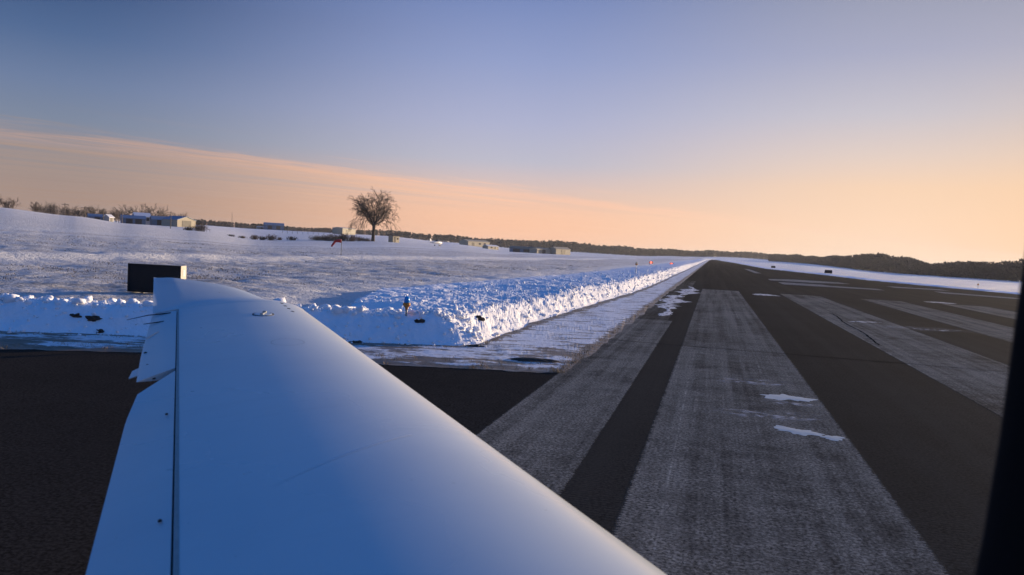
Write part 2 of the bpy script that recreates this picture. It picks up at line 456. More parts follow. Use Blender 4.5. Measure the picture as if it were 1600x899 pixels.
class MB:
    """collects simple solids into one mesh"""
    def __init__(s): s.v = []; s.f = []
    def add(s, V, Fc):
        o = len(s.v); s.v += [tuple(v) for v in V]; s.f += [tuple(i + o for i in f) for f in Fc]; return s
    def box(s, c, d, rz=0.0, taper=1.0):
        hx, hy, hz = d[0] / 2, d[1] / 2, d[2] / 2
        V = []
        for z, k in ((-hz, 1.0), (hz, taper)):
            for x, y in ((-hx, -hy), (hx, -hy), (hx, hy), (-hx, hy)):
                x2, y2 = x * k, y * k
                V.append((c[0] + x2 * math.cos(rz) - y2 * math.sin(rz), c[1] + x2 * math.sin(rz) + y2 * math.cos(rz), c[2] + z))
        return s.add(V, [(0, 3, 2, 1), (4, 5, 6, 7), (0, 1, 5, 4), (1, 2, 6, 5), (2, 3, 7, 6), (3, 0, 4, 7)])
    def tube(s, pts, rad, n=8, cap=True):
        pts = [Vector(p) for p in pts]
        rad = rad if isinstance(rad, (list, tuple)) else [rad] * len(pts)
        V = []; Fc = []
        for i, p in enumerate(pts):
            a = pts[max(i - 1, 0)]; b_ = pts[min(i + 1, len(pts) - 1)]
            d = (b_ - a).normalized()
            up = Vector((0, 0, 1)) if abs(d.z) < .9 else Vector((1, 0, 0))
            x = d.cross(up).normalized(); y = d.cross(x)
            for k in range(n):
                t = 2 * math.pi * k / n
                V.append(p + (x * math.cos(t) + y * math.sin(t)) * rad[i])
        for i in range(len(pts) - 1):
            for k in range(n):
                Fc.append((i * n + k, i * n + (k + 1) % n, (i + 1) * n + (k + 1) % n, (i + 1) * n + k))
        if cap:
            Fc.append(tuple(range(n - 1, -1, -1))); Fc.append(tuple(range((len(pts) - 1) * n, len(pts) * n)))
        return s.add(V, Fc)
    def lathe(s, prof, n=16, c=(0, 0, 0)):
        """prof: (radius, z) bottom to top"""
        V = []; Fc = []
        for r, z in prof:
            for k in range(n):
                t = 2 * math.pi * k / n
                V.append((c[0] + r * math.cos(t), c[1] + r * math.sin(t), c[2] + z))
        for i in range(len(prof) - 1):
            for k in range(n):
                Fc.append((i * n + k, i * n + (k + 1) % n, (i + 1) * n + (k + 1) % n, (i + 1) * n + k))
        Fc.append(tuple(range(n - 1, -1, -1))); Fc.append(tuple(range((len(prof) - 1) * n, len(prof) * n)))
        return s.add(V, Fc)
    def build(s, name, mat, parent=None, smooth=False): return raw(name, s.v, s.f, mat, parent, smooth)

# numpy value noise
def _h(ix, iy, seed):
    n = (ix * 374761393 + iy * 668265263 + seed * 1442695041) & 0xffffffff
    n = ((n ^ (n >> 13)) * 1274126177) & 0xffffffff
    return ((n ^ (n >> 16)) & 0xffff) / 65535.0
def vnoise(x, y, seed=0):
    x = np.asarray(x, float); y = np.asarray(y, float)
    ix, iy = np.floor(x).astype(np.int64), np.floor(y).astype(np.int64)
    fx, fy = x - ix, y - iy
    fx, fy = fx * fx * fx * (fx * (fx * 6 - 15) + 10), fy * fy * fy * (fy * (fy * 6 - 15) + 10)
    a, b_ = _h(ix, iy, seed), _h(ix + 1, iy, seed)
    c, d = _h(ix, iy + 1, seed), _h(ix + 1, iy + 1, seed)
    return (a + (b_ - a) * fx) * (1 - fy) + (c + (d - c) * fx) * fy
def fbm(x, y, oct=4, seed=0, gain=.5):
    t = 0; amp = 1; tot = 0
    for i in range(oct):
        t = t + amp * vnoise(x * 2 ** i + 17.3 * i, y * 2 ** i - 9.1 * i, seed + i); tot += amp; amp *= gain
    return t / tot - .5
def worley(x, y, seed=0):
    ix, iy = np.floor(x).astype(np.int64), np.floor(y).astype(np.int64)
    best = np.full(np.shape(x), 9.0); cid = np.zeros(np.shape(x))
    for a in (-1, 0, 1):
        for b_ in (-1, 0, 1):
            cx, cy = ix + a, iy + b_
            d = np.hypot(cx + _h(cx, cy, seed) - x, cy + _h(cx, cy, seed + 7) - y)
            m_ = d < best
            best = np.where(m_, d, best); cid = np.where(m_, _h(cx, cy, seed + 13), cid)
    return best, cid
def sstep(x, a, b_):
    t = np.clip((x - a) / (b_ - a), 0, 1); return t * t * (3 - 2 * t)

# ------------------------------------------------------------------ the lie of the land
def to_uv(x, y): return x * math.sin(RW_AZ) + y * math.cos(RW_AZ), x * math.cos(RW_AZ) - y * math.sin(RW_AZ)
def from_uv(u, v): return u * math.sin(RW_AZ) + v * math.cos(RW_AZ), u * math.cos(RW_AZ) - v * math.sin(RW_AZ)
T_D = np.array([0, 20, 40, 80, 130, 170, 210, 250, 350, 450, 600, 800, 1000, 1300, 6000.])
T_AZ = np.array([-180, -60, -33.8, -30, -26.7, -22.7, -18.6, -14, -9.6, -4.9, -.1, 4.6, 9.3, 12, 16.1, 20.4, 26.5, 33.6, 60, 180.])
hill = [.22, .22, .35, 1.0, 2.3, 3.5, 4.7, 5.2, 4.6, 5, 6.5, 7, 7, 7, 7]
T_Z = np.array([
    hill, hill, hill,
    [.22, .22, .33, .85, 1.9, 2.8, 3.7, 3.95, 3.8, 4.4, 5.6, 6, 6.2, 6.4, 6.4],
    [.22, .22, .3, .7, 1.4, 2.0, 2.6, 2.6, 3.2, 4.0, 5.0, 5.7, 6, 6, 6],
    [.22, .22, .25, .5, .9, 1.3, 1.6, 1.7, 3.3, 4.6, 5.7, 6.2, 6.5, 6.5, 6.5],
    [.22, .22, .2, .25, .25, .22, .1, .1, 1.0, 2.6, 5.0, 5.8, 6.2, 6.2, 6.2],
    [.22, .22, .2, .3, .4, .5, .6, .8, 1.6, 3.0, 5.0, 6.0, 6.5, 6.5, 6.5],
    [.22, .22, .2, .3, .5, .7, 1.0, 1.3, 1.8, 2.8, 4.6, 6.0, 6.5, 6.5, 6.5],
    [.22, .22, .2, .2, .3, .4, .5, .5, .5, .7, 1.6, 2.5, 3.0, 3.5, 3.5],
    [.22, .22, .2, .1, 0, -.1, -.2, -.3, -.8, -1.2, -1.2, -.8, -.3, 0, 0],
    [.22, .22, .15, .1, 0, -.1, -.2, -.3, -.9, -1.3, -1.6, -1.6, -1.5, -1, -1],
    [.22, .22, .15, .1, 0, 0, -.1, -.2, -.6, -.9, -1.6, -2.2, -2.5, -2, -2],
    [.22, .22, .1, .05, 0, 0, 0, 0, 0, -.2, -.8, -1.2, -.8, .6, 1],
    [0, 0, 0, 0, 0, 0, 0, 0, 0, 0, -.5, -.8, .4, 3.4, 3.6],
    [0, 0, 0, 0, 0, 0, -.1, -.1, -.3, -.4, -.4, .2, .6, 1.5, 1.5],
    [0, 0, 0, 0, -.1, -.3, -.6, -.8, -1.6, -2.2, -2.6, -2.6, -2.6, -2.6, -2.6],
    [0, 0, 0, 0, -.3, -.5, -.8, -1.0, -1.6, -1.8, -2, -2, -2, -2, -2],
    [0, 0, 0, 0, -.3, -.5, -.8, -1.0, -1.5, -1.8, -2, -2, -2, -2, -2],
    hill])
def table_z(az, D):
    az = np.asarray(az, float); D = np.asarray(D, float)
    i = np.clip(np.searchsorted(T_AZ, az) - 1, 0, len(T_AZ) - 2)
    j = np.clip(np.searchsorted(T_D, D) - 1, 0, len(T_D) - 2)
    a = np.clip((az - T_AZ[i]) / (T_AZ[i + 1] - T_AZ[i]), 0, 1)
    b_ = np.clip((D - T_D[j]) / (T_D[j + 1] - T_D[j]), 0, 1)
    b_ = b_ * .5 + .5 * b_ * b_ * (3 - 2 * b_)
    a = a * a * (3 - 2 * a)
    return (T_Z[i, j] * (1 - a) + T_Z[i + 1, j] * a) * (1 - b_) + (T_Z[i, j + 1] * (1 - a) + T_Z[i + 1, j + 1] * a) * b_
RB_U = np.array([-80, 77, 83, 93, 106, 135, 174, 340, 447, 1200.])
RB_V = np.array([27.2, 26.5, 25.2, 22.1, 19.2, 16.4, 10.8, 8.0, 4.6, 4.0])
def right_edge(u): return np.interp(u, RB_U, RB_V)
def runway_z(u): return -np.clip(np.asarray(u, float) - 430, 0, 1e9) * .0022
TX = np.array([-60, -20, -7.51, -5.58, -1.39, .76, 4]); TY = np.array([4.0, 9.6, 11.25, 11.55, 11.62, 11.75, 12.0])
def smin(a, b_, k):
    h = np.clip(.5 + .5 * (b_ - a) / k, 0, 1); return b_ * (1 - h) + a * h - k * h * (1 - h)
def off_pavement(x, y):
    """distance outside the asphalt on the field side"""
    u, v = to_uv(x, y)
    return smin((y - np.interp(x, TX, TY)) * .98, -2.08 - v, .3)
def bank_dist(x, y):
    u, v = to_uv(x, y)
    d1 = (x + 2.25) * -.166 + (y - 13.78) * .986
    d2 = (-4.15 + .75 * sstep(u, 18, 45)) - v
    return smin(d1, d2, .5), d1, d2
def land_z(x, y):
    x = np.asarray(x, float); y = np.asarray(y, float)
    D = np.hypot(x, y); az = np.degrees(np.arctan2(x, y))
    u, v = to_uv(x, y)
    z = table_z(az, D) + fbm(x * .03, y * .03, 3, 5) * np.clip(D / 120, 0, 1) * .5
    d, d1, d2 = bank_dist(x, y)
    inside = sstep(d, .2, .9)
    z = z + .26 * np.exp(-((v + 28.5 + 2.5 * fbm(u * .03, v * 0 + .5, 2, 15)) / 1.3) ** 2) * sstep(u, -20, 20) * (1 - sstep(u, 250, 500))
    rightside = sstep(v - right_edge(u), .3, 3.0)
    rz = runway_z(u) - .06
    near = (D < 60) & (y < 20)
    field = np.maximum(inside, rightside)
    far = sstep(u, 900, 1050)
    field = np.maximum(field, far)
    return rz * (1 - field) + z * field

# ground: one sheet to the horizon, finest where it is near
az_l = np.concatenate([np.arange(-180, -42, 4.), np.arange(-42, 44, .22), np.arange(44, 180.1, 4.)])
rr = np.concatenate([[0.3], np.geomspace(2, 12, 20), np.geomspace(12.2, 60, 190), np.geomspace(60.5, 1500, 190), np.geomspace(1600, 9000, 14)])
AA, RR = np.meshgrid(np.radians(az_l), rr, indexing='ij')
X, Y = RR * np.sin(AA), RR * np.cos(AA)
Z = land_z(X, Y)
dB = bank_dist(X, Y)[0]
Z = Z + np.where((dB > .8) & (RR < 90), fbm(X * .9, Y * .9, 4, 3) * .16 + fbm(X * .25, Y * .25, 2, 9) * .12, 0)
na, nr = AA.shape
I = np.arange(na * nr).reshape(na, nr)
Q = np.stack([I[:-1, :-1], I[1:, :-1], I[1:, 1:], I[:-1, 1:]], -1).reshape(-1, 4)[:, ::-1]
ground = raw_np('ground', np.stack([X, Y, Z], -1).reshape(-1, 3), Q, 'field_snow', smooth=True)
tag(ground, 'snow covered airfield with stubble showing through, rising to a hill', kind='structure')
def gz(x, y): return float(land_z(np.array([x]), np.array([y]))[0])

# pavement
us = np.concatenate([np.arange(-40, 60, 2.), np.geomspace(60, 1050, 60)])
V = []; Fc = []
for u in us:
    z = float(runway_z(u))
    x, y = from_uv(u, -2.2); V.append((x, y, z))
    x, y = from_uv(u, float(right_edge(u)) + .8); V.append((x, y, z))
for i in range(len(us) - 1): Fc.append((2 * i, 2 * i + 1, 2 * i + 3, 2 * i + 2))
runway = raw('runway', V, Fc, 'runway_asphalt'); tag(runway, 'dark grooved asphalt runway running to the horizon', kind='structure')
# taxiway: everything left of the runway edge up to the snow
V = []; Fc = []
xs = np.linspace(-60, .4, 60)
for x in xs:
    V.append((x, -40, 0)); V.append((x, float(np.interp(x, TX, TY)) + .25, 0))
# its right border follows the runway edge
V = []
ylist = np.linspace(-40, 12.1, 40)
for y in ylist:
    # runway edge v=-2.2 : x cosA - y sinA = -2.2
    xr = (-2.2 + y * math.sin(RW_AZ)) / math.cos(RW_AZ)
    V.append((-62, y - (0 if y < 9 else 0), 0)); V.append((xr, y, 0))
Fc = [(2 * i, 2 * i + 1, 2 * i + 3, 2 * i + 2) for i in range(len(ylist) - 1)]
taxi = raw('taxiway', V, Fc, 'taxiway_asphalt'); tag(taxi, 'dark asphalt taxiway beneath the wing', kind='structure')

def strip(name, u0, u1, v0, v1, mat, parent, z=.0025, skew=0.0):
    """painted mark; its mesh is in runway axes so that Generated.x runs across it"""
    n = max(2, int((u1 - u0) / 6))
    V = []; Fc = []
    for i in range(n + 1):
        u = u0 + (u1 - u0) * i / n
        V += [(v0 + skew * i / n, u, 0), (v1 + skew * i / n, u, 0)]
    for i in range(n): Fc.append((2 * i, 2 * i + 1, 2 * i + 3, 2 * i + 2))
    me_o = raw(name, V, Fc, mat, parent)
    me_o.location = (0, 0, z); me_o.rotation_euler = (0, 0, -RW_AZ)
    return me_o
for v0, v1 in ((-.55, 1.56), (3.78, 6.0), (7.98, 10.2), (12.15, 14.4)):
    strip('threshold_stripe', -12, 46.5, v0, v1, 'threshold_paint', runway)
strip('side_stripe', -30, 22.5, -2.19, -1.02, 'threshold_paint', runway)
strip('side_stripe', 22.5, 60, -2.12, -1.15, 'faded_paint', runway)
# worn strokes of the runway number, far ahead
def poly(name, pts, mat, parent, z=.0035):
    V = [(v, u, 0) for u, v in pts]
    p_ = raw(name, V, [tuple(range(len(V)))], mat, parent)
    p_.location = (0, 0, z); p_.rotation_euler = (0, 0, -RW_AZ)
    return p_
poly('number_stroke', [(76, 5.2), (76.5, 9.5), (79.5, 12.9), (84, 12.4), (84.8, 8.0), (81, 5.4)], 'number_paint', runway)
poly('number_stroke', [(65.5, 5.5), (65.5, 13.2), (68.2, 13.2), (69.5, 9.6), (71.5, 9.2), (71.5, 5.6)], 'number_paint', runway)
poly('number_stroke', [(76.0, 15.9), (76.0, 20.6), (79.5, 20.6), (79.5, 15.9)], 'number_paint', runway)
poly('number_stroke', [(67.0, 17.6), (62.5, 23.2), (65.2, 23.8), (71.2, 18.0)], 'number_paint', runway)
strip('centre_line', 110, 150, 5.6, 6.5, 'number_paint', runway, .006)

V = []; Fc = []; rnc = np.random.default_rng(9)
for i in range(46):
    t = i / 45; u = 31.5 - 11.5 * t; v = 4.45 - .42 * t + .05 * math.sin(11 * t) + rnc.normal(0, .012); w = .014 + .016 * rnc.random()
    V += [(v - w, u, 0), (v + w, u, 0)]
for i in range(45): Fc.append((2 * i, 2 * i + 1, 2 * i + 3, 2 * i + 2))
plain('crack_filler', (.010, .009, .008), 1.0, spec=0.0)
ck = raw('sealed_crack', V, Fc, 'crack_filler', runway); ck.location = (0, 0, .0055); ck.rotation_euler = (0, 0, -RW_AZ)
for uc, sd_ in ((16.3, 1), (34.0, 2), (58.0, 3)):
    V = []; Fc = []; rnc = np.random.default_rng(sd_)
    for i in range(60):
        t = i / 59; v = -2.1 + 20 * t; u = uc + .25 * math.sin(2.2 * t + sd_) + rnc.normal(0, .015); w = .012 + .010 * rnc.random()
        V += [(v, u - w, 0), (v, u + w, 0)]
    for i in range(59): Fc.append((2 * i + 1, 2 * i, 2 * i + 2, 2 * i + 3))
    ck = raw('sealed_crack', V, Fc, 'crack_filler', runway); ck.location = (0, 0, .0055); ck.rotation_euler = (0, 0, -RW_AZ)

def blob(name, cx, cy, rx, ry, rot, seed, mat, z=.005, n=72, lobes=.45):
    """flat-lying irregular patch with a raised middle"""
    rnd = np.random.default_rng(seed)
    ph = rnd.uniform(0, 6.28, 6)
    V = [(0, 0, z * 1.5)]; Fc = []
    for ring, k in ((.62, 1.0), (1.0, 0.0)):
        for i in range(n):
            t = 2 * math.pi * i / n
            r = ring * (1 + lobes * (.5 * math.sin(2 * t + ph[0]) + .3 * math.sin(3 * t + ph[1]) + .28 * math.sin(5 * t + ph[2]) + .22 * math.sin(9 * t + ph[3]) + .15 * math.sin(14 * t + ph[4])))
            x, y = rx * r * math.cos(t), ry * r * math.sin(t)
            V.append((x * math.cos(rot) - y * math.sin(rot), x * math.sin(rot) + y * math.cos(rot), z if k else .0036))
    for i in range(n):
        j = (i + 1) % n
        Fc += [(0, 1 + i, 1 + j), (1 + i, 1 + n + i, 1 + n + j, 1 + j)]
    o_ = raw(name, V, Fc, mat, smooth=True)
    o_.location = (cx, cy, 0)
    return o_
ICE = [(3.90, 10.60, .29, .24, -.5, 3, 'ice_patch', 'pale frozen puddle on the near stripe, farther of two'),
       (3.28, 8.52, .22, .17, -.5, 8, 'ice_patch', 'pale frozen puddle on the near stripe, nearer of two'),
       (3.58, 8.28, .13, .10, -.4, 5, 'ice_patch', 'small frozen tail beside the nearer puddle'),
       (13.74, 41.7, .55, 1.0, 0, 11, 'snow_patch', 'small white snow patch between the ends of two stripes'),
       (11.8, 25.6, .75, .12, .32, 14, 'snow_patch', 'thin white snow streak lying across the second stripe'),
       (24.2, 43.4, .9, .5, .3, 15, 'snow_patch', 'faint snow smear on the far stripe')]
for cx, cy, rx, ry, rot, sd_, nm, lb in ICE:
    tag(blob(nm, cx, cy, rx, ry, rot, sd_, 'ice' if nm == 'ice_patch' else 'crust'), lb, 'ice' if nm == 'ice_patch' else 'snow')
for cx, cy, rx, ry, sd_, lb in [(3.75, 11.85, .75, .35, 31, 'faint frost smear beyond the farther frozen puddle'), (3.30, 9.35, .75, .40, 32, 'faint frost smear between the two frozen puddles'),
                                (3.85, 10.25, .4, .25, 33, 'faint frost smear at the right end of the farther puddle'), (12.6, 24.0, 2.0, .9, 34, 'broad faint frost smear across the second stripe')]:
    tag(blob('frost_smear', cx, cy, rx, ry, -.2, sd_, 'frost', .0045), lb, 'frost')
# long ragged ice along the runway side
rnd = np.random.default_rng(4)
V = []; Fc = []; n = 70
for i in range(n + 1):
    t = i / n; u = 24.0 + 25 * t
    c = -1.62 + .45 * t + .16 * math.sin(9 * t + 1) + .10 * math.sin(23 * t)
    w = (.30 + .16 * math.sin(17 * t + 2) + .14 * math.sin(41 * t) + .12 * rnd.normal()) * min(1, 6 * t + .1, 6 * (1 - t) + .1)
    w = max(w, .03)
    for s_, z in ((-1, .0036), (-.5, .007), (.5, .007), (1, .0036)):
        x, y = from_uv(u, c + s_ * w); V.append((x, y, z))
for i in range(n):
    for k in range(3): Fc.append((4 * i + k, 4 * i + k + 1, 4 * i + 5 + k, 4 * i + 4 + k))
tag(raw('ice_strip', V, Fc, 'crust', smooth=True), 'long ragged strip of white ice on the runway edge beside the verge', 'ice')

# ------------------------------------------------------------------ verge and snow banks
azs = np.radians(np.concatenate([np.arange(-44, -4, .075), np.arange(-4, 13, .04), np.arange(13, 14.35, .012)]))
rs = np.geomspace(6, 700, 4000)
AX, RX = np.meshgrid(azs, rs, indexing='ij')
PX, PY = RX * np.sin(AX), RX * np.cos(AX)
e_ = off_pavement(PX, PY) + fbm(PX * .8, PY * .8, 5, 21, .65) * .42
d_ = bank_dist(PX, PY)[0] + fbm(PX * .7, PY * .7, 4, 31, .6) * .30
r_e = rs[np.argmax(e_ > 0, axis=1)]
r_d = rs[np.argmax(d_ > 0, axis=1)]
okc = (np.max(e_, axis=1) > 0) & (np.max(d_, axis=1) > 0)
azs, r_e, r_d = azs[okc], r_e[okc], np.maximum(r_d[okc], r_e[okc] + .1)
K = 34
tt = np.linspace(0, 1, K)
RV = r_e[:, None] + (r_d + .25 - r_e)[:, None] * tt[None]
AV = np.repeat(azs[:, None], K, 1)
X, Y = RV * np.sin(AV), RV * np.cos(AV)
ee = off_pavement(X, Y)
hz = .006 + .020 * sstep(tt[None], 0, .15) + np.maximum(0, fbm(X * 1.6, Y * 1.6, 5, 41, .6)) * .045 * sstep(tt[None], 0, .2) + runway_z(to_uv(X, Y)[0])
I = np.arange(X.size).reshape(X.shape)
Q = np.stack([I[:-1, :-1], I[1:, :-1], I[1:, 1:], I[:-1, 1:]], -1).reshape(-1, 4)[:, ::-1]
verge = raw_np('verge', np.stack([X, Y, hz], -1).reshape(-1, 3), Q, 'verge_ice', smooth=True)
tag(verge, 'icy verge of packed snow, mud and dead grass', kind='structure')
frontv = sstep(Y - 1.2 * np.abs(X) * 0, 0, 1) * (1 - sstep(to_uv(X, Y)[1], -3.6, -2.4) * sstep(Y, 13, 15))
edge_mud = (1 - sstep(ee, .03, .30)) * .9 + .75 * np.clip(fbm(X * .9, Y * 2.2, 4, 45, .6) * 3 + .35, 0, 1) * (1 - sstep(Y, 13.8, 16))
edge_mud2 = sstep(tt[None] + 0 * X, .80, .98) * 1.0
att = verge.data.attributes.new('mud', 'FLOAT', 'POINT')
att.data.foreach_set('value', np.clip(edge_mud + edge_mud2, 0, 1).astype(np.float32).ravel())

def bank_h(x, y):
    d, d1, d2 = bank_dist(x, y)
    d = d + fbm(x * .7, y * .7, 4, 31, .6) * .30
    u, v = to_uv(x, y)
    side = sstep(d1 - d2, -.5, 1.2)                   # 1 on the runway side
    rise = sstep(d, -.02, .95 - .15 * side)
    crest = .50 + .07 * fbm(x * .35, y * .35, 2, 51) * 2
    crest = crest * (1 - .35 * sstep(u, 60, 300) * side)
    back_w = 1.3 + 4.2 * side
    fall = sstep(d, 1.0, 1.0 + back_w)
    h = crest * rise * (1 - fall) + .13 * fall
    wd, cid = worley(x * 4.2, y * 4.2, 61)
    wd2, cid2 = worley(x * 10, y * 10, 67)
    rid = .5 - np.abs(fbm(x * 3.1, y * 3.1, 4, 63, .6)) * 4
    lump = (.5 - wd) * (.15 + cid ** 2 * 1.3) * .075 + (.5 - wd2) * .03 * cid2 + rid * .026 + fbm(x * 8, y * 8, 4, 69, .65) * .075
    rough = (.34 + .66 * side) * (1 - .45 * sstep(d, .9, 1.6) * side) * (1 - .6 * fall) + .75 * sstep(d, .65, .95) * (1 - sstep(d, 1.2, 1.9)) * (1 - side)
    h = h + lump * rough * sstep(d, .05, .3) + fbm(x * 2.2, y * 2.2, 4, 71) * .10 * sstep(d, 0, .3)
    return h, d, fall
KB = 110
wlen = []
for a, r0 in zip(azs, r_d):
    # how far along this ray until we are well behind the crest
    rr_ = np.geomspace(r0, r0 * 6, 300)
    dd, d1, d2 = bank_dist(rr_ * math.sin(a), rr_ * math.cos(a))
    side = sstep(d1 - d2, -.5, 1.2)
    past = dd > 2.6 + 4.0 * side
    wlen.append((rr_[np.argmax(past)] if past.any() else r0 * 6) - r0)
wlen = np.array(wlen)
wlen = np.convolve(np.pad(wlen, 20, mode='edge'), np.ones(41) / 41, 'valid')
tk = np.linspace(0, 1, KB) ** 1.55
RV = (r_d - .06)[:, None] + (wlen + .1)[:, None] * tk[None]
AV = np.repeat(azs[:, None], KB, 1)
X, Y = RV * np.sin(AV), RV * np.cos(AV)
h, d, fall = bank_h(X, Y)
gzb = land_z(X, Y)
base = np.where(gzb > 0, gzb, 0) * fall
zz = h * (1 - fall * .0) + base - .11 * fall * sstep(tk[None] + 0 * X, .85, 1.0) * 2.2 + runway_z(to_uv(X, Y)[0]) * (1 - fall)
I = np.arange(X.size).reshape(X.shape)
Q = np.stack([I[:-1, :-1], I[1:, :-1], I[1:, 1:], I[:-1, 1:]], -1).reshape(-1, 4)[:, ::-1]
bank = raw_np('snow_bank', np.stack([X, Y, zz], -1).reshape(-1, 3), Q, 'bank_snow', smooth=True)
tag(bank, 'ploughed snow bank turning the corner from taxiway to runway', kind='structure')
def bank_top(x, y):
    hh, _, f_ = bank_h(np.array([x]), np.array([y]))
    return float(hh[0]) + max(0, gz(x, y)) * float(f_[0])

# loose lumps of snow
ico_t = (1 + 5 ** .5) / 2
ICO_V = np.array([(-1, ico_t, 0), (1, ico_t, 0), (-1, -ico_t, 0), (1, -ico_t, 0), (0, -1, ico_t), (0, 1, ico_t), (0, -1, -ico_t), (0, 1, -ico_t), (ico_t, 0, -1), (ico_t, 0, 1), (-ico_t, 0, -1), (-ico_t, 0, 1)]) / math.hypot(1, ico_t)
ICO_F = np.array([(0, 11, 5), (0, 5, 1), (0, 1, 7), (0, 7, 10), (0, 10, 11), (1, 5, 9), (5, 11, 4), (11, 10, 2), (10, 7, 6), (7, 1, 8), (3, 9, 4), (3, 4, 2), (3, 2, 6), (3, 6, 8), (3, 8, 9), (4, 9, 5), (2, 4, 11), (6, 2, 10), (8, 6, 7), (9, 8, 1)])
rng = np.random.default_rng(12)
VV = []; FF = []; cnt = 0
def clods(n, sampler, rmin, rmax, pw=2.2):
    global cnt
    P_ = np.array([sampler() for _ in range(n)])
    hh, dd, f_ = bank_h(P_[:, 0], P_[:, 1])
    zb_ = np.where(dd < .05, .02, hh + np.maximum(0, land_z(P_[:, 0], P_[:, 1])) * f_)
    for (x, y), zb in zip(P_, zb_):
        r = rmin + (rmax - rmin) * rng.random() ** pw
        v = ICO_V * rng.uniform(.65, 1.3, (12, 1)) * np.array([r * rng.uniform(.8, 1.3), r * rng.uniform(.8, 1.3), r * rng.uniform(.6, 1.1)])
        a = rng.uniform(0, 6.28); c, s = math.cos(a), math.sin(a)
        v = np.stack([v[:, 0] * c - v[:, 1] * s, v[:, 0] * s + v[:, 1] * c, v[:, 2]], -1) + np.array([x, y, zb + r * .25])
        VV.append(v); FF.append(ICO_F + cnt); cnt += 12
def front_pt(dlo, dhi):
    x = rng.uniform(-12, -.4); d = rng.uniform(dlo, dhi)
    return x - .166 * d, 13.78 + (x + 2.25) * .168 + .986 * d
def side_pt(dlo, dhi, u0=14, u1=90):
    u = u0 + (u1 - u0) * rng.random() ** 1.7; d = rng.uniform(dlo, dhi)
    return from_uv(u, -4.15 + .75 * float(sstep(u, 18, 45)) - d)
clods(800, lambda: front_pt(.72, 1.45), .016, .095)
clods(420, lambda: front_pt(-.12, .75), .008, .045, 2.5)
clods(700, lambda: side_pt(.0, 1.0), .010, .075, 3)
clods(800, lambda: side_pt(.8, 4.2), .010, .065, 3)
for _ in range(9):
    clods(1, lambda: front_pt(.85, 1.15), .09, .15, 1)
raw_o = raw_np('snow_lumps', np.concatenate(VV), np.concatenate(FF), 'clod_snow')
tag(raw_o, 'broken lumps of snow on the ploughed bank', 'snow', kind='stuff')

# low windrow along the far side of the runway
us2 = np.concatenate([np.arange(20, 140, .5), np.geomspace(140, 900, 220)])
ds2 = np.linspace(-.2, 6.0, 26)
UU, DD = np.meshgrid(us2, ds2, indexing='ij')
VVv = right_edge(UU) + DD + fbm(UU * .5, DD * .5, 4, 81) * .9
X, Y = from_uv(UU, VVv)
hz = (.13 + .12 * fbm(UU * .12, DD * 0 + .3, 3, 87)) * sstep(DD, -.1, 1.6) * (1 - .85 * sstep(DD, 1.6, 4.0)) + fbm(X * 1.4, Y * 1.4, 4, 83) * .12 * sstep(DD, 0, .8)
hz = hz + runway_z(UU) * (1 - sstep(DD, 1, 4)) + land_z(X, Y) * sstep(DD, 1, 4) - .12 * sstep(DD, 5, 6)
hz[:, 0] = runway_z(us2) - .03
I = np.arange(X.size).reshape(X.shape)
Q = np.stack([I[:-1, :-1], I[1:, :-1], I[1:, 1:], I[:-1, 1:]], -1).reshape(-1, 4)[:, ::-1]
tag(raw_np('snow_windrow', np.stack([X, Y, hz], -1).reshape(-1, 3), Q, 'bank_snow', smooth=True), 'low ridge of ploughed snow along the far runway edge', kind='structure')

# dead grass along the verge
VV = []; FF = []; cnt = 0
def blade(x, y, z, h, w, a, lean):
    global cnt
    dx_, dy_ = math.cos(a), math.sin(a)
    VV.append(np.array([(x - dy_ * w, y + dx_ * w, z), (x + dy_ * w, y - dx_ * w, z), (x + dx_ * lean, y + dy_ * lean, z + h)]))
    FF.append(np.array([(cnt, cnt + 1, cnt + 2)])); cnt += 3
def tuft(x, y, z, n, h):
    for _ in range(n):
        blade(x + rng.normal(0, .035), y + rng.normal(0, .035), z - .01, h * rng.uniform(.4, 1.2), rng.uniform(.0022, .005) * (1 + .06 * math.hypot(x, y) / 4), rng.uniform(0, 6.28), h * rng.uniform(.2, 1.3))
for _ in range(520):                              # edge facing the taxiway
    x = rng.uniform(-12, .5); y = float(np.interp(x, TX, TY)) + rng.uniform(.0, 1) ** 1.5 * .9
    if float(fbm(np.array([x * .9]), np.array([y * .9]), 3, 91)[0]) > -.06: tuft(x, y, .02, 9, .055)
for _ in range(420):                              # edge facing the runway
    u = 11.5 + 60 * rng.random() ** 1.8; v = -2.12 - abs(rng.normal(0, .14))
    x, y = from_uv(u, v); tuft(x, y, .02, 7, .045)
for _ in range(260):                              # foot of the bank
    x, y = front_pt(-.25, .05); tuft(x, y, .02, 7, .05)
for _ in range(260):
    x, y = side_pt(-.2, .05, 14, 60); tuft(x, y, .02, 7, .05)
tag(raw_np('dead_grass', np.concatenate(VV), np.concatenate(FF), 'dry_grass'), 'dead grass poking through the icy verge', 'grass', kind='stuff')

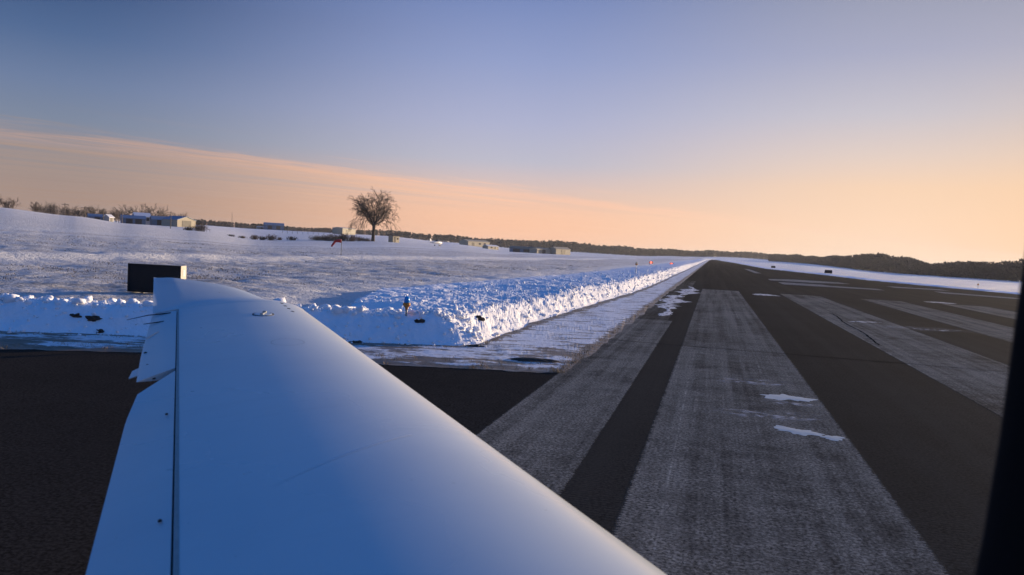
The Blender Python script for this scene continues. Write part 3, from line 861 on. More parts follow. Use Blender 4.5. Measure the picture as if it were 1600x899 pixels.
# stubble in the snowy field
VV = []; FF = []; cnt = 0
r_ = 24 + 150 * rng.random(26000) ** 1.3; a_ = np.radians(rng.uniform(-40, 9, 26000))
sx, sy = r_ * np.sin(a_), r_ * np.cos(a_)
sv = to_uv(sx, sy)[1]
ok_ = (bank_dist(sx, sy)[0] > 4) & (((sv < -12) & (sv > -27)) | ((sv < -31) & (sv > -54))) & (fbm(sx * .12, sy * .3, 4, 95) > -.04)
sx, sy, r_ = (np.repeat(k_[ok_], 2) for k_ in (sx, sy, r_))
sz = land_z(sx, sy); n_ = len(sx)
sx = sx + rng.normal(0, .08, n_); sy = sy + rng.normal(0, .08, n_)
th = rng.uniform(0, 6.28, n_); w_ = .006 + .00028 * r_; hh_ = rng.uniform(.02, .085, n_); ln_ = rng.uniform(.02, .12, n_)
c_, s_ = np.cos(th), np.sin(th)
VV = [np.stack([np.stack([sx - s_ * w_, sy + c_ * w_, sz - .03], 1), np.stack([sx + s_ * w_, sy - c_ * w_, sz - .03], 1), np.stack([sx + c_ * ln_, sy + s_ * ln_, sz - .03 + hh_], 1)], 1).reshape(-1, 3)]
FF = [np.arange(3 * n_).reshape(-1, 3)]
tag(raw_np('field_stubble', np.concatenate(VV), np.concatenate(FF), 'stubble'), 'dry stubble standing in the snowy field', 'stubble', kind='stuff')

# clods of dirt turned up by the plough
def dirt_clod(x, y, rx, ry, rz_, seed, label, zo=0.0, tilt=0.0):
    rn = np.random.default_rng(seed)
    # subdivided icosahedron
    V = [tuple(v) for v in ICO_V]; F0 = [tuple(f) for f in ICO_F]
    for _ in range(2):
        mid = {}; F1 = []
        def mp(a, b_):
            k = (min(a, b_), max(a, b_))
            if k not in mid:
                p = np.array(V[a]) + np.array(V[b_]); p = p / np.linalg.norm(p); mid[k] = len(V); V.append(tuple(p))
            return mid[k]
        for a, b_, c in F0:
            ab, bc, ca = mp(a, b_), mp(b_, c), mp(c, a)
            F1 += [(a, ab, ca), (ab, b_, bc), (ca, bc, c), (ab, bc, ca)]
        F0 = F1
    P_ = np.array(V)
    P_ = P_ * (1 + 1.5 * fbm(P_[:, 0] * 2.4 + seed, P_[:, 1] * 2.4 + P_[:, 2] * 2.4, 4, seed, .65)[:, None] + rn.normal(0, .10, (len(P_), 1)))
    P_ = P_ * np.array([rx, ry, rz_])
    o_ = raw('dirt_clod', P_, F0, 'dirt')
    o_.location = (x, y, bank_top(x, y) + zo - .25 * rz_)
    o_.rotation_euler = (tilt if tilt else .5, 0, rn.uniform(-.2, .2))
    tag(o_, label, 'dirt clod', 'dirt clods in the snow bank')
    return o_
def fr(x, d): return x - .166 * d, 13.78 + (x + 2.25) * .168 + .986 * d
for x, d, a, b_, c, sd_, lb in [
        (-7.55, .55, .11, .05, .05, 1, 'upper left dark sod clod in the bank face left of the wing'),
        (-7.25, .47, .13, .06, .06, 2, 'lower right dark sod clod in the bank face left of the wing'),
        (-7.02, .20, .07, .05, .05, 3, 'small dirt clod low on the bank close to the wing tip'),
        (-1.62, .62, .10, .06, .07, 4, 'dirt clod at the foot of the blue taxiway light'),
        (-.35, 1.9, .10, .07, .07, 5, 'dark dirt clod on top of the bank behind its corner'),
        (-.62, .02, .16, .09, .06, 6, 'mud clod at the base of the bank corner'),
        (-4.2, .12, .10, .06, .05, 7, 'mud clod at the bank base just right of the wing'),
        (-2.75, .06, .12, .06, .05, 8, 'flat mud clod at the bank base left of the corner')]:
    x, y = fr(x, d); dirt_clod(x, y, a, b_, c, sd_, lb)
hole = blob('mud_hollow', .42, 12.66, .34, .13, .1, 22, 'dirt', .034)
hole.location.z = .03
tag(hole, 'dark muddy hollow in the icy verge near the corner', 'mud')

# ------------------------------------------------------------------ the aircraft we sit in: port wing, window post, cabin side
W_AZ = -0.47734793                 # bearing of the span
def wing_edges(s):
    return 1.20046 - .02704 * (s - 1.5), -.08238 + .080666 * (s - 1.5), EYE - .7874 + .079566 * (s - 1.5)
def thick(x, t=.14):
    return 5 * t * (.2969 * np.sqrt(x) - .126 * x - .3516 * x * x + .2843 * x ** 3 - .1036 * x ** 4)
def camber(x, m=.02, p=.4):
    return np.where(x < p, m / p ** 2 * (2 * p * x - x * x), m / (1 - p) ** 2 * ((1 - 2 * p) + 2 * p * x - x * x))
def wpt(s, c, z):                  # wing axes: x = forward (chord), y = out along the span
    return (c, s, z)
def wsurf(s, x, up=1, off=0.0):
    le, te, z0 = wing_edges(s); ch = le - te
    return np.array([le - ch * x, s, z0 + (float(camber(np.array(x))) + up * float(thick(np.array(x)))) * ch + off])
plane = empty('airplane', (0, 0, 0), -W_AZ)
tag(plane, 'white low-wing light airplane seen from its cabin, port wing filling the foreground', 'airplane')
XH = .852                          # hinge line, fraction of chord
cosx = (1 - np.cos(np.linspace(0, math.pi, 61))) / 2
fore = np.concatenate([np.linspace(0, 1, 41) ** 2 * XH])
def loft(name, stations, mat, smooth=True, capends=True, closed=True):
    n = len(stations[0]); V = np.concatenate(stations); Fc = []
    for i in range(len(stations) - 1):
        for k in range(n if closed else n - 1):
            k2 = (k + 1) % n
            Fc.append((i * n + k, (i + 1) * n + k, (i + 1) * n + k2, i * n + k2))
    if capends:
        Fc.append(tuple(range(n))); Fc.append(tuple(range(len(V) - 1, len(V) - n - 1, -1)))
    o_ = raw(name, V, Fc, mat, plane, smooth)
    return o_
def sharp(o_, ang=35):
    me = o_.data
    try:
        bpy.context.view_layer.objects.active = o_
        me.set_sharp_from_angle(angle=R(ang))
    except Exception:
        pass
    return o_
def section(s, x0, x1, n, hinge=None, defl=0.0, t_end=None):
    """closed loop of one piece of the aerofoil between chord fractions x0..x1"""
    q_ = np.linspace(0, 1, n)
    xx = (x0 + (x1 - x0) * q_ ** 2) if x0 == 0 else (x0 + (x1 - x0) * q_)
    up = [wsurf(s, x, 1) for x in xx]
    lo = [wsurf(s, x, -1) for x in xx[::-1]]
    P_ = np.array(up + (lo if x0 > 0 else lo[:-1]))
    if defl:
        h_ = wsurf(s, x0, 1); c_, s_ = math.cos(defl), math.sin(defl)
        dx_ = P_[:, 0] - h_[0]; dz_ = P_[:, 2] - h_[2]
        P_[:, 0] = h_[0] + dx_ * c_ - dz_ * s_
        P_[:, 2] = h_[2] + dx_ * s_ + dz_ * c_
    return P_
S_TIP = 5.0
wing_o = sharp(loft('wing', [section(s, 0, XH, 44) for s in np.linspace(.62, S_TIP, 60)], 'wing_paint'))
# hinge gap is real: control surfaces start a little aft
GAP = .0045
def surface(name, s0, s1, skew, defl, n=26, droop=0.0):
    st = []
    for i in range(n):
        t = i / (n - 1); P_ = section(s0 + (s1 - s0) * t, XH + GAP, 1.0, 14, defl=defl)
        # oblique inboard end
        if skew:
            k = max(0, 1 - t * 4)
            xf = (P_[:, 0].max() - P_[:, 0]) / (P_[:, 0].max() - P_[:, 0].min())
            P_[:, 1] -= skew * xf * k
        P_[:, 2] -= .004
        st.append(P_)
    return sharp(loft(name, st, 'wing_paint'))
ail = surface('aileron', 3.56, 4.985, .15, R(-1.0))
flap = surface('flap', .70, 3.52, 0, R(6.0))
# the flap's outer end is cut back at an angle
for v in flap.data.vertices:
    if v.co.y > 3.0:
        le, te, _ = wing_edges(v.co.y); xf = (le - v.co.x) / (le - te)
        v.co.y -= max(0, (v.co.y - 3.0) / .52) * max(0, (xf - XH) / (1 - XH)) * .26
# grey seal along the hinge line
V = []; Fc = []
ss_ = np.linspace(.7, S_TIP, 60)
for s in ss_:
    for x in (XH - .009, XH - .001): V.append(wsurf(s, x, 1, .0012))
for i in range(len(ss_) - 1): Fc.append((2 * i, 2 * i + 1, 2 * i + 3, 2 * i + 2))
raw('hinge_seal', V, Fc, 'seal_grey', plane)
# dark strip inside the gap
V = []; Fc = []
for s in ss_:
    for x in (XH - .002, XH + GAP + .004):
        p = wsurf(s, x, 1, -.016); V.append(p)
for i in range(len(ss_) - 1): Fc.append((2 * i, 2 * i + 1, 2 * i + 3, 2 * i + 2))
raw('hinge_gap', V, Fc, 'black_rubber', plane)
# upturned wing tip
def tip_section(k):
    s = S_TIP + .004 + .30 * k
    n = 60
    q_ = np.linspace(0, 1, n) ** 1.6
    le, te, z0 = wing_edges(s)
    le = le - .30 * k ** 2.6
    te = te - .012 * k
    ch = le - te
    tk_ = (1 - .82 * k ** 1.5)
    def rise(x):
        # the panel folds up along a diagonal crease, from the trailing edge out towards the nose
        xc = min(1.0, max(0.0, (1.104 - (le - ch * x)) / .9))
        d_ = .30 * k - .28 * (1 - xc) ** .75
        return .56 * .009 * math.log1p(math.exp(min(40, d_ / .009))) * (1.0 - .10 * float(sstep(np.array(x), .8, 1.0)))
    zmid = .028 * k
    up = [(le - ch * x, s, z0 + zmid + rise(x) + (float(camber(np.array(x))) + float(thick(np.array(x))) * tk_) * .9) for x in q_]
    lo = [(le - ch * x, s, z0 + zmid + rise(x) + (float(camber(np.array(x))) - float(thick(np.array(x))) * tk_) * .9) for x in q_[::-1][:-1]]
    return np.array(up + lo)
tip = sharp(loft('wing_tip', [tip_section(k) for k in np.concatenate([np.linspace(0, .94, 36), [.97, .985, 1.0]])], 'wing_paint'), 50)
# static wicks
def on_te(s, back=0.0, dz=0.0):
    p = wsurf(s, 1.0, 1); return (p[0] - back, p[1], p[2] + dz)
wk = MB(); a = on_te(4.93, -.10, .018); b2 = on_te(4.90, .13, -.018)
wk.tube([a, on_te(4.92, .02, .006), b2], [.005, .003, .0015], 6); wk.build('static_wick', 'black_rubber', plane)
wk = MB(); wk.tube([on_te(4.70, -.07, .012), on_te(4.66, .03, .004)], [.004, .002], 6); wk.build('static_wick', 'black_rubber', ail)
wk = MB(); wk.tube([on_te(4.42, -.055, .011), on_te(4.28, -.005, .006)], [.0025, .002], 6); wk.build('static_wick', 'metal_grey', ail)
# trim tab on the aileron
tb = MB()
p0, p1 = on_te(3.56, -.01), on_te(3.70, -.01)
tb.add([p0, p1, (p1[0] - .032, p1[1] - .02, p1[2] - .012), (p0[0] - .036, p0[1], p0[2] - .012),
        (p0[0], p0[1], p0[2] - .003), (p1[0], p1[1], p1[2] - .003), (p1[0] - .032, p1[1] - .02, p1[2] - .015), (p0[0] - .036, p0[1], p0[2] - .015)],
       [(0, 3, 2, 1), (4, 5, 6, 7), (0, 1, 5, 4), (1, 2, 6, 5), (2, 3, 7, 6), (3, 0, 4, 7)])
tb.build('trim_tab', 'wing_paint', ail)
def stud(s, x, r, name='rivet', mat='black_rubber', parent=plane, h=.002):
    p = wsurf(s, x, 1)
    mb = MB(); mb.lathe([(r, -.003), (r, h * .5), (r * .8, h)], 10); o_ = mb.build(name, mat, parent)
    # lay it on the skin
    t_s = Vector(wsurf(s + .02, x) - wsurf(s - .02, x)); t_c = Vector(wsurf(s, x - .005) - wsurf(s, min(1, x + .005)))
    nrm = t_c.cross(t_s).normalized()
    o_.rotation_euler = nrm.to_track_quat('Z', 'Y').to_euler(); o_.location = p
    return o_
for i in range(4): stud(5.0 - .10 * i, .178 - .002 * i, .011)
for i in range(4): stud(3.50 + .07 * i, .965, .006)
stud(3.97, .985, .008); stud(3.44, .93, .007)
for s_ in (2.02, 2.9): stud(s_, .878, .005)
# fuel filler cap: recessed ring, disc and folded tab
p = wsurf(4.54, .38, 1)
t_s = Vector(wsurf(4.6, .38) - wsurf(4.48, .38)); t_c = Vector(wsurf(4.54, .37) - wsurf(4.54, .39))
cq = t_c.cross(t_s).normalized().to_track_quat('Z', 'Y').to_euler()
def placed(o_, loc, rot): o_.location = loc; o_.rotation_euler = rot; return o_
mb = MB(); mb.lathe([(.060, -.01), (.060, .0012), (.056, .0016), (.052, .0005), (.052, -.01)], 28); placed(mb.build('cap_ring', 'black_rubber', plane), p, cq)
mb = MB(); mb.lathe([(.050, -.01), (.050, .002), (.046, .004)], 28); cap = placed(mb.build('fuel_cap', 'wing_paint', plane), p, cq)
mb = MB(); mb.box((0, 0, .006), (.016, .07, .006)); mb.box((0, .03, .009), (.020, .016, .010)); mb.build('cap_handle', 'seal_grey', cap)
# round access panel, only its seam shows
p = wsurf(3.76, .38, 1)
V = []; Fc = []
for i in range(40):
    t = 2 * math.pi * i / 40
    for r in (.076, .0785):
        sx_ = 3.76 + r * math.sin(t); le, te, _ = wing_edges(sx_); c = p[0] + r * math.cos(t)
        V.append(wsurf(sx_, (le - c) / (le - te), 1, .0008))
for i in range(40):
    j = (i + 1) % 40; Fc.append((2 * i, 2 * i + 1, 2 * j + 1, 2 * j))
raw('access_panel_seam', V, Fc, 'seal_grey', plane)
# pale scuff where something was dragged over the paint
V = []; Fc = []
for i in range(25):
    t = i / 24; s_ = 2.30 - .26 * t; x_ = .27 + .40 * t + .02 * math.sin(3 * t); w_ = .0035 * (1 - t) ** .7 + .0004
    for k in (-1, 1): V.append(wsurf(s_ + k * w_, x_, 1, .0006))
for i in range(24): Fc.append((2 * i, 2 * i + 1, 2 * i + 3, 2 * i + 2))
plain('scuff', (.66, .70, .72), .45, var=.05); raw('scuff_mark', V, Fc, 'scuff', plane)
# leading edge: cream strip, warm sunlight on the lower curve painted as colour
V = []; Fc = []
ss2 = np.linspace(.7, 4.6, 50)
for s in ss2:
    for x, up in ((.0025, 1), (.0, 1), (.004, -1), (.012, -1), (.028, -1)):
        pp = wsurf(s, x, up); nx = .0012
        V.append((pp[0] + nx, pp[1], pp[2] - (.0008 if up < 0 else -.0004)))
for i in range(len(ss2) - 1):
    for k in range(4): Fc.append((5 * i + k, 5 * i + k + 1, 5 * i + 6 + k, 5 * i + 5 + k))
plain('edge_sun_tint', (.74, .71, .64), .4, var=.06)
raw('leading_edge_sun_tint', V, Fc, 'edge_sun_tint', plane, True)
# window post and sill of the cabin, a curved moulding that stands ahead of the seat
def moulding(name, path, w, t, mat):
    """path of (c, z) at the cabin side; rounded rectangular section"""
    V = []; Fc = []
    n = len(path); prof = []
    for k in range(16):
        a_ = 2 * math.pi * k / 16
        ca, sa = math.cos(a_), math.sin(a_)
        prof.append((math.copysign(abs(ca) ** .5, ca) * w / 2, math.copysign(abs(sa) ** .5, sa) * t / 2))
    for i in range(n):
        a_ = np.array(path[max(0, i - 1)]); b_ = np.array(path[min(n - 1, i + 1)])
        d_ = (b_ - a_) / np.linalg.norm(b_ - a_); nn = np.array([d_[1], -d_[0]])
        lean = .16 * max(0, path[i][1] - 2.0)
        for pw_, pt_ in prof:
            q_ = np.array(path[i]) + nn * pw_
            V.append((q_[0], .40 + pt_ - lean, q_[1]))
    for i in range(n - 1):
        for k in range(16):
            Fc.append((i * 16 + k, i * 16 + (k + 1) % 16, (i + 1) * 16 + (k + 1) % 16, (i + 1) * 16 + k))
    Fc.append(tuple(range(16))); Fc.append(tuple(range(len(V) - 1, len(V) - 17, -1)))
    return raw(name, V, Fc, mat, plane, True)
cpath = [(.60, 1.42), (.69, 1.47), (.744, 1.54), (.768, 1.64), (.782, 1.74), (.790, 1.84), (.800, 1.94), (.822, 2.06), (.850, 2.2)]
moulding('window_post', cpath, .10, .05, 'cabin_black')
moulding('window_sill', [(-.75, 1.45), (-.3, 1.43), (.2, 1.42), (.60, 1.42)], .08, .05, 'cabin_black')
# cabin side below the window, down to the wing root
V = []; Fc = []
cs = np.linspace(-1.1, 1.5, 30)
prof = [(.36, 1.40), (.43, 1.38), (.50, 1.28), (.56, 1.15), (.60, 1.0), (.60, .86), (.52, .74), (.30, .66)]
for c in cs:
    k = 1 - .12 * max(0, (c - .9)) ** 2
    for s, z in prof: V.append((c, s * k, z))
m_ = len(prof)
for i in range(len(cs) - 1):
    for k in range(m_ - 1): Fc.append((i * m_ + k, (i + 1) * m_ + k, (i + 1) * m_ + k + 1, i * m_ + k + 1))
raw('cabin_side', V, Fc, 'wing_paint', plane, True)
# main gear leg under the wing, with its wheel
mb = MB(); mb.tube([(.30, 1.0, .95), (.28, 1.35, .45), (.28, 1.45, .22)], [.05, .035, .03], 10); mb.build('gear_leg', 'white_paint', plane, True)
mb = MB(); mb.tube([(.28, 1.40, .19), (.28, 1.42, .19), (.28, 1.50, .19), (.28, 1.52, .19)], [.13, .185, .185, .13], 20); mb.build('wheel', 'black_rubber', plane, True)

# ------------------------------------------------------------------ airfield furniture
def pol(az, D): return D * math.sin(R(az)), D * math.cos(R(az))
# sign seen from behind
sx_, sy_ = -8.95, 19.35
sg = empty('taxiway_sign', (sx_, sy_, 0.15), R(1.0))
tag(sg, 'black box sign on short legs in the snow behind the wing tip', 'sign')
mb = MB()
W_, D_, Hh, z0 = 1.30, .34, .70, .13
mb.box((0, 0, z0 + Hh / 2), (W_, D_, Hh)); mb.build('sign_case', 'sign_case', sg)
mb = MB(); mb.box((0, -D_ / 2 - .006, z0 + Hh / 2), (W_ - .02, .012, Hh - .02)); mb.build('sign_panel', 'sign_black', sg)
mb = MB()
for zz_ in (z0 + .011, z0 + Hh - .011): mb.box((0, -D_ / 2 - .012, zz_), (W_ + .012, .024, .030))
for xx_ in (-W_ / 2 + .006, W_ / 2 - .006): mb.box((xx_, -D_ / 2 - .014, z0 + Hh / 2), (.026, .022, Hh - .052))
mb.build('sign_frame', 'sign_black', sg)
mb = MB(); mb.box((W_ / 2 + .004, .02, z0 + Hh * .74), (.008, .12, .16)); mb.build('end_plate', 'white_paint', sg)
for xx_ in (-.36, .40):
    mb = MB(); mb.tube([(xx_, 0, -.15), (xx_, 0, z0 + .01)], .035, 10); mb.lathe([(.07, .02), (.07, .04), (.04, .07)], 12, (xx_, 0, 0)); mb.build('leg', 'sign_case', sg)

# blue taxiway edge light
x, y = fr(-1.86, .78)
tl = empty('taxiway_light', (x, y, bank_top(x, y) - .05))
tag(tl, 'blue taxiway edge light on an orange stake in the snow bank', 'light')
mb = MB(); mb.tube([(0, 0, -.1), (0, 0, .20)], [.018, .024], 12); mb.build('stake', 'galvanised', tl)
mb = MB(); mb.lathe([(.022, .16), (.030, .20), (.055, .235), (.072, .25), (.074, .285), (.058, .30)], 20); mb.build('light_base', 'orange_paint', tl, True)
mb = MB(); mb.lathe([(.052, .298), (.056, .32), (.054, .36), (.046, .40), (.030, .415), (.004, .42)], 20); mb.build('lens', 'blue_lens', tl, True)
mb = MB(); mb.box((.068, 0, .27), (.02, .03, .03)); mb.build('clamp', 'metal_grey', tl)

def edge_light(az, D, label, h=.55, lens='amber_lens'):
    x, y = pol(az, D)
    z = max(gz(x, y), bank_top(x, y) if D < 80 else gz(x, y))
    e_o = empty('runway_light', (x, y, z - .03)); tag(e_o, label, 'light')
    mb = MB(); mb.tube([(0, 0, -.1), (0, 0, h)], .02, 8); mb.build('stake', 'galvanised' if lens == 'amber_lens' else 'black_rubber', e_o)
    mb = MB(); mb.lathe([(.03, h - .04), (.10, h), (.105, h + .04), (.06, h + .06)], 14); mb.build('light_base', 'orange_paint' if lens == 'amber_lens' else 'black_rubber', e_o, True)
    mb = MB(); mb.lathe([(.065, h + .06), (.075, h + .11), (.05, h + .17), (.006, h + .19)], 14); mb.build('lens', lens, e_o, True)
edge_light(9.1, 52, 'pale runway edge light on a thin stake beside the receding snow bank', .62)
def box_marker(u, v, label, s=.5):
    x, y = from_uv(u, v); z = gz(x, y)
    e_o = empty('runway_marker', (x, y, max(z, 0) + .1), -RW_AZ); tag(e_o, label, 'marker')
    mb = MB(); mb.box((0, 0, .12 + s * .3), (s * 1.3, s * .4, s * .62), taper=.92); mb.build('panel', 'sign_black', e_o)
    for k in (-.4, .4):
        mb = MB(); mb.tube([(k * s, 0, -.3), (k * s, 0, .14)], .025, 8); mb.build('leg', 'galvanised', e_o)
box_marker(137, 18.6, 'small dark marker board on the far runway edge, nearer of two', .9)
box_marker(178, 12.8, 'small dark marker board on the far runway edge, farther of two', .7)
x, y = pol(31.2, 96)
edge_light(31.2, 96, 'small runway edge light on the snow at the far side of the runway', .5)

# red approach lamps
for az, lb in ((10.15, 'lit red lamp unit in the snow, left of the two'), (11.62, 'lit red lamp unit in the snow, right of the two')):
    x, y = pol(az, 140); z = gz(x, y)
    e_o = empty('slope_light', (x, y, z), -R(az)); tag(e_o, lb, 'light')
    mb = MB(); mb.box((0, .25, .42), (.7, .8, .30), taper=.9); mb.build('lamp_housing', 'orange_paint', e_o)
    for px2 in (-.26, .26):
        mb = MB(); mb.tube([(px2, .2, -.2), (px2, .2, .28)], .03, 8); mb.build('leg', 'galvanised', e_o)
    mb = MB(); mb.tube([(0, -.17, .42), (0, -.24, .42)], [.12, .11], 16); mb.build('lens', 'red_lamp', e_o)

# windsock
x, y = pol(-12.65, 70)
ws = empty('windsock', (x, y, gz(x, y))); tag(ws, 'limp red windsock on a thin pole in the snowy field', 'windsock')
mb = MB(); mb.tube([(0, 0, -.2), (0, 0, 1.32)], .022, 8); mb.build('pole', 'black_rubber', ws)
mb = MB(); mb.tube([(-.02, 0, 1.27), (-.25, 0, 1.30), (-.55, 0, 1.26), (-.72, 0, 1.02), (-.88, 0, .76)], [.15, .14, .12, .095, .07], 12); mb.build('sock', 'red_cloth', ws, True)
mb = MB(); mb.tube([(.0, -.15, 1.27), (0, .15, 1.27)], .012, 6); mb.tube([(0, 0, 1.12), (0, 0, 1.42)], .012, 6); mb.build('frame', 'galvanised', ws)

# ------------------------------------------------------------------ parked aircraft far off
x, y = pol(-5.75, 300)
pa = empty('parked_airplane', (x, y, gz(x, y) + .02), R(58))
tag(pa, 'tiny white parked light airplane far out on the snow', 'airplane')
mb = MB(); mb.tube([(3.2, 0, 1.25), (2.9, 0, 1.25), (1.6, 0, 1.35), (.2, 0, 1.45), (-1.4, 0, 1.35), (-4.0, 0, 1.3)], [.18, .42, .58, .62, .45, .14], 14); mb.build('fuselage', 'white_paint', pa, True)
mb = MB(); mb.box((.5, 0, 2.05), (1.4, 10.2, .13)); mb.build('wing', 'white_paint', pa)
mb = MB(); mb.box((-3.8, 0, 1.4), (.8, 3.2, .07)); mb.build('tailplane', 'white_paint', pa)
mb = MB(); mb.add([(-3.0, -.05, 1.4), (-4.2, -.05, 1.35), (-4.5, -.05, 2.75), (-3.9, -.05, 2.75), (-3.0, .05, 1.4), (-4.2, .05, 1.35), (-4.5, .05, 2.75), (-3.9, .05, 2.75)],
                  [(0, 1, 2, 3), (7, 6, 5, 4), (0, 4, 5, 1), (1, 5, 6, 2), (2, 6, 7, 3), (3, 7, 4, 0)]); mb.build('fin', 'white_paint', pa)
mb = MB(); mb.tube([(1.5, 0, 1.6), (.9, 0, 2.0), (-.2, 0, 2.0), (-.9, 0, 1.7)], [.2, .52, .52, .2], 12); mb.build('cabin_windows', 'dark_glass', pa, True)
for wx, wy in ((2.4, 0), (.2, 1.1), (.2, -1.1)):
    mb = MB(); mb.tube([(wx, wy - .08, .24), (wx, wy + .08, .24)], .24, 14); w_o = mb.build('wheel', 'black_rubber', pa)
    mb = MB(); mb.tube([(wx, wy, .24), (wx, wy * .3, 1.1)], .05, 8); mb.build('strut', 'white_paint', pa)
mb = MB(); mb.box((3.3, 0, 1.25), (.05, .14, 1.9)); mb.build('propeller', 'black_rubber', pa)

# ------------------------------------------------------------------ buildings
def building(name, label, az, D, w, d, h, rh, rz, wall, roof, gable_front=False, openings=(), zoff=0.0, cat='building'):
    x, y = pol(az, D)
    b_o = empty(name, (x, y, gz(x, y) + zoff), R(rz) - R(az)); tag(b_o, label, cat)
    hw, hd = w / 2, d / 2
    if gable_front:      # ridge runs along local y
        V = [(-hw, -hd, -2), (hw, -hd, -2), (hw, hd, -2), (-hw, hd, -2), (-hw, -hd, h), (hw, -hd, h), (hw, hd, h), (-hw, hd, h), (0, -hd, h + rh), (0, hd, h + rh)]
        Fc = [(0, 1, 5, 8, 4), (2, 3, 7, 9, 6), (1, 2, 6, 5), (3, 0, 4, 7), (0, 3, 2, 1)]
    else:
        V = [(-hw, -hd, -2), (hw, -hd, -2), (hw, hd, -2), (-hw, hd, -2), (-hw, -hd, h), (hw, -hd, h), (hw, hd, h), (-hw, hd, h), (-hw, 0, h + rh), (hw, 0, h + rh)]
        Fc = [(0, 1, 5, 4), (2, 3, 7, 6), (1, 2, 6, 9, 5), (3, 0, 4, 8, 7), (0, 3, 2, 1)]
    raw('wall', V, Fc, wall, b_o)
    e = .25; t = .18
    mb = MB()
    if gable_front:
        for s_ in (-1, 1):
            k = rh / hw
            mb.add([(s_ * (hw + e), -hd - e, h - k * e + .03), (0, -hd - e, h + rh + .03), (0, hd + e, h + rh + .03), (s_ * (hw + e), hd + e, h - k * e + .03),
                    (s_ * (hw + e), -hd - e, h - k * e + t), (0, -hd - e, h + rh + t), (0, hd + e, h + rh + t), (s_ * (hw + e), hd + e, h - k * e + t)],
                   [(0, 1, 2, 3), (4, 7, 6, 5), (0, 4, 5, 1), (2, 6, 7, 3), (0, 3, 7, 4)])
    else:
        for s_ in (-1, 1):
            k = rh / hd
            mb.add([(-hw - e, s_ * (hd + e), h - k * e + .03), (-hw - e, 0, h + rh + .03), (hw + e, 0, h + rh + .03), (hw + e, s_ * (hd + e), h - k * e + .03),
                    (-hw - e, s_ * (hd + e), h - k * e + t), (-hw - e, 0, h + rh + t), (hw + e, 0, h + rh + t), (hw + e, s_ * (hd + e), h - k * e + t)],
                   [(0, 1, 2, 3), (4, 7, 6, 5), (0, 4, 5, 1), (2, 6, 7, 3), (0, 3, 7, 4)])
    mb.build('roof', roof, b_o)
    for kind, cx, cz, ww, hh in openings:        # on the local -y wall
        mb = MB(); mb.box((cx, -hd - .03, cz), (ww, .08, hh)); mb.build(kind, 'door_dark' if kind == 'door' else 'dark_glass', b_o)
    return b_o
building('farm_shed', 'low shed with a pale blue roof at the hilltop hedgerow', -28.55, 300, 5.0, 3.5, 1.8, .8, 8, 'blue_wall', 'blue_roof', openings=[('door', 0, 1.0, 1.6, 2.0)], zoff=-.6)
building('farm_hut', 'small white hut beside the low blue-roofed shed', -27.85, 298, 2.2, 2.4, 1.9, .8, 50, 'white_wall', 'snowy_roof', openings=[('door', 0, .8, .9, 1.7)], zoff=-.3)
building('farm_house', 'white farmhouse with snowy roof among the trees left of the hangar', -25.9, 335, 5.6, 5, 3.0, 1.4, 12, 'white_wall', 'snowy_roof', openings=[('window', -1.8, 2.0, 1.1, 1.2), ('window', 1.8, 2.0, 1.1, 1.2), ('door', 0, 1.1, 1.1, 2.1)])
building('farm_garage', 'dark low garage in front of the white farmhouse', -26.4, 322, 8, 5, 2.0, 1.0, 6, 'blue_wall', 'blue_roof', openings=[('door', -1.5, .9, 2.2, 1.8), ('door', 1.6, .9, 2.2, 1.8)])
building('farm_store', 'blue-roofed store between farmhouse and cream hangar', -24.85, 325, 5.4, 5, 2.2, 1.2, 10, 'blue_wall', 'blue_roof', openings=[('door', 0, 1.1, 2.0, 2.2)])
building('hangar', 'cream gabled hangar with blue roof at the end of the farm', -23.6, 315, 9.2, 7.5, 2.5, 1.3, 46, 'cream_wall', 'blue_roof', True, [('door', 0, 1.2, 4.5, 2.3)])
building('barn', 'long blue-grey barn on the far field left of the bushes', -17.4, 600, 14, 9, 3.2, 1.5, 4, 'blue_wall', 'grey_wall', openings=[('door', -3, 1.3, 3, 2.6), ('door', 3, 1.3, 3, 2.6)], zoff=.4)
building('barn_annex', 'low tan lean-to at the left end of the long barn', -18.25, 606, 6, 5, 1.2, .6, 10, 'cream_wall', 'grey_wall', openings=[('door', 0, .6, 1.5, 1.1)], zoff=.3)
building('depot', 'grey and tan flat depot just left of the lone tree', -12.5, 550, 17, 8, 3.6, .5, 58, 'cream_wall', 'grey_wall', openings=[('door', -3, 1.4, 2.5, 2.8)], zoff=.4)
building('field_hut', 'small hut with dark side and cream side right of the lone tree', -8.9, 245, 3.0, 1.9, 2.0, .35, 48, 'cream_wall', 'sign_black', openings=[('door', -.5, .9, .8, 1.7), ('window', .7, 1.2, .6, .5)])
building('terminal', 'long cream building on the far slope right of the parked airplane', -2.95, 600, 26, 9, 3.4, 1.2, 50, 'cream_wall', 'cream_wall', openings=[('door', -7, 1.3, 3, 2.6), ('window', 1, 1.8, 2.5, 1.2), ('window', 7, 1.8, 2.5, 1.2)], zoff=.2)
building('office', 'small cream building below the long one', -1.75, 540, 12, 5, 2.0, .8, 52, 'cream_wall', 'snowy_roof', openings=[('window', -2, 1.2, 1.6, .9), ('door', 2, 1.0, 1.2, 1.9)])
building('long_hangar', 'long low green-roofed hangar row against the dark wood', .9, 450, 19, 8, 2.0, 1.3, 6, 'blue_wall', 'green_roof', openings=[('door', -6, .9, 4, 1.8), ('door', 0, .9, 4, 1.8), ('door', 6, .9, 4, 1.8)])
building('cream_shed', 'cream shed at the right end of the green hangar row', 1.95, 420, 13, 5, 2.4, .5, 55, 'cream_wall', 'cream_wall', openings=[('door', 0, 1.1, 3, 2.1)])
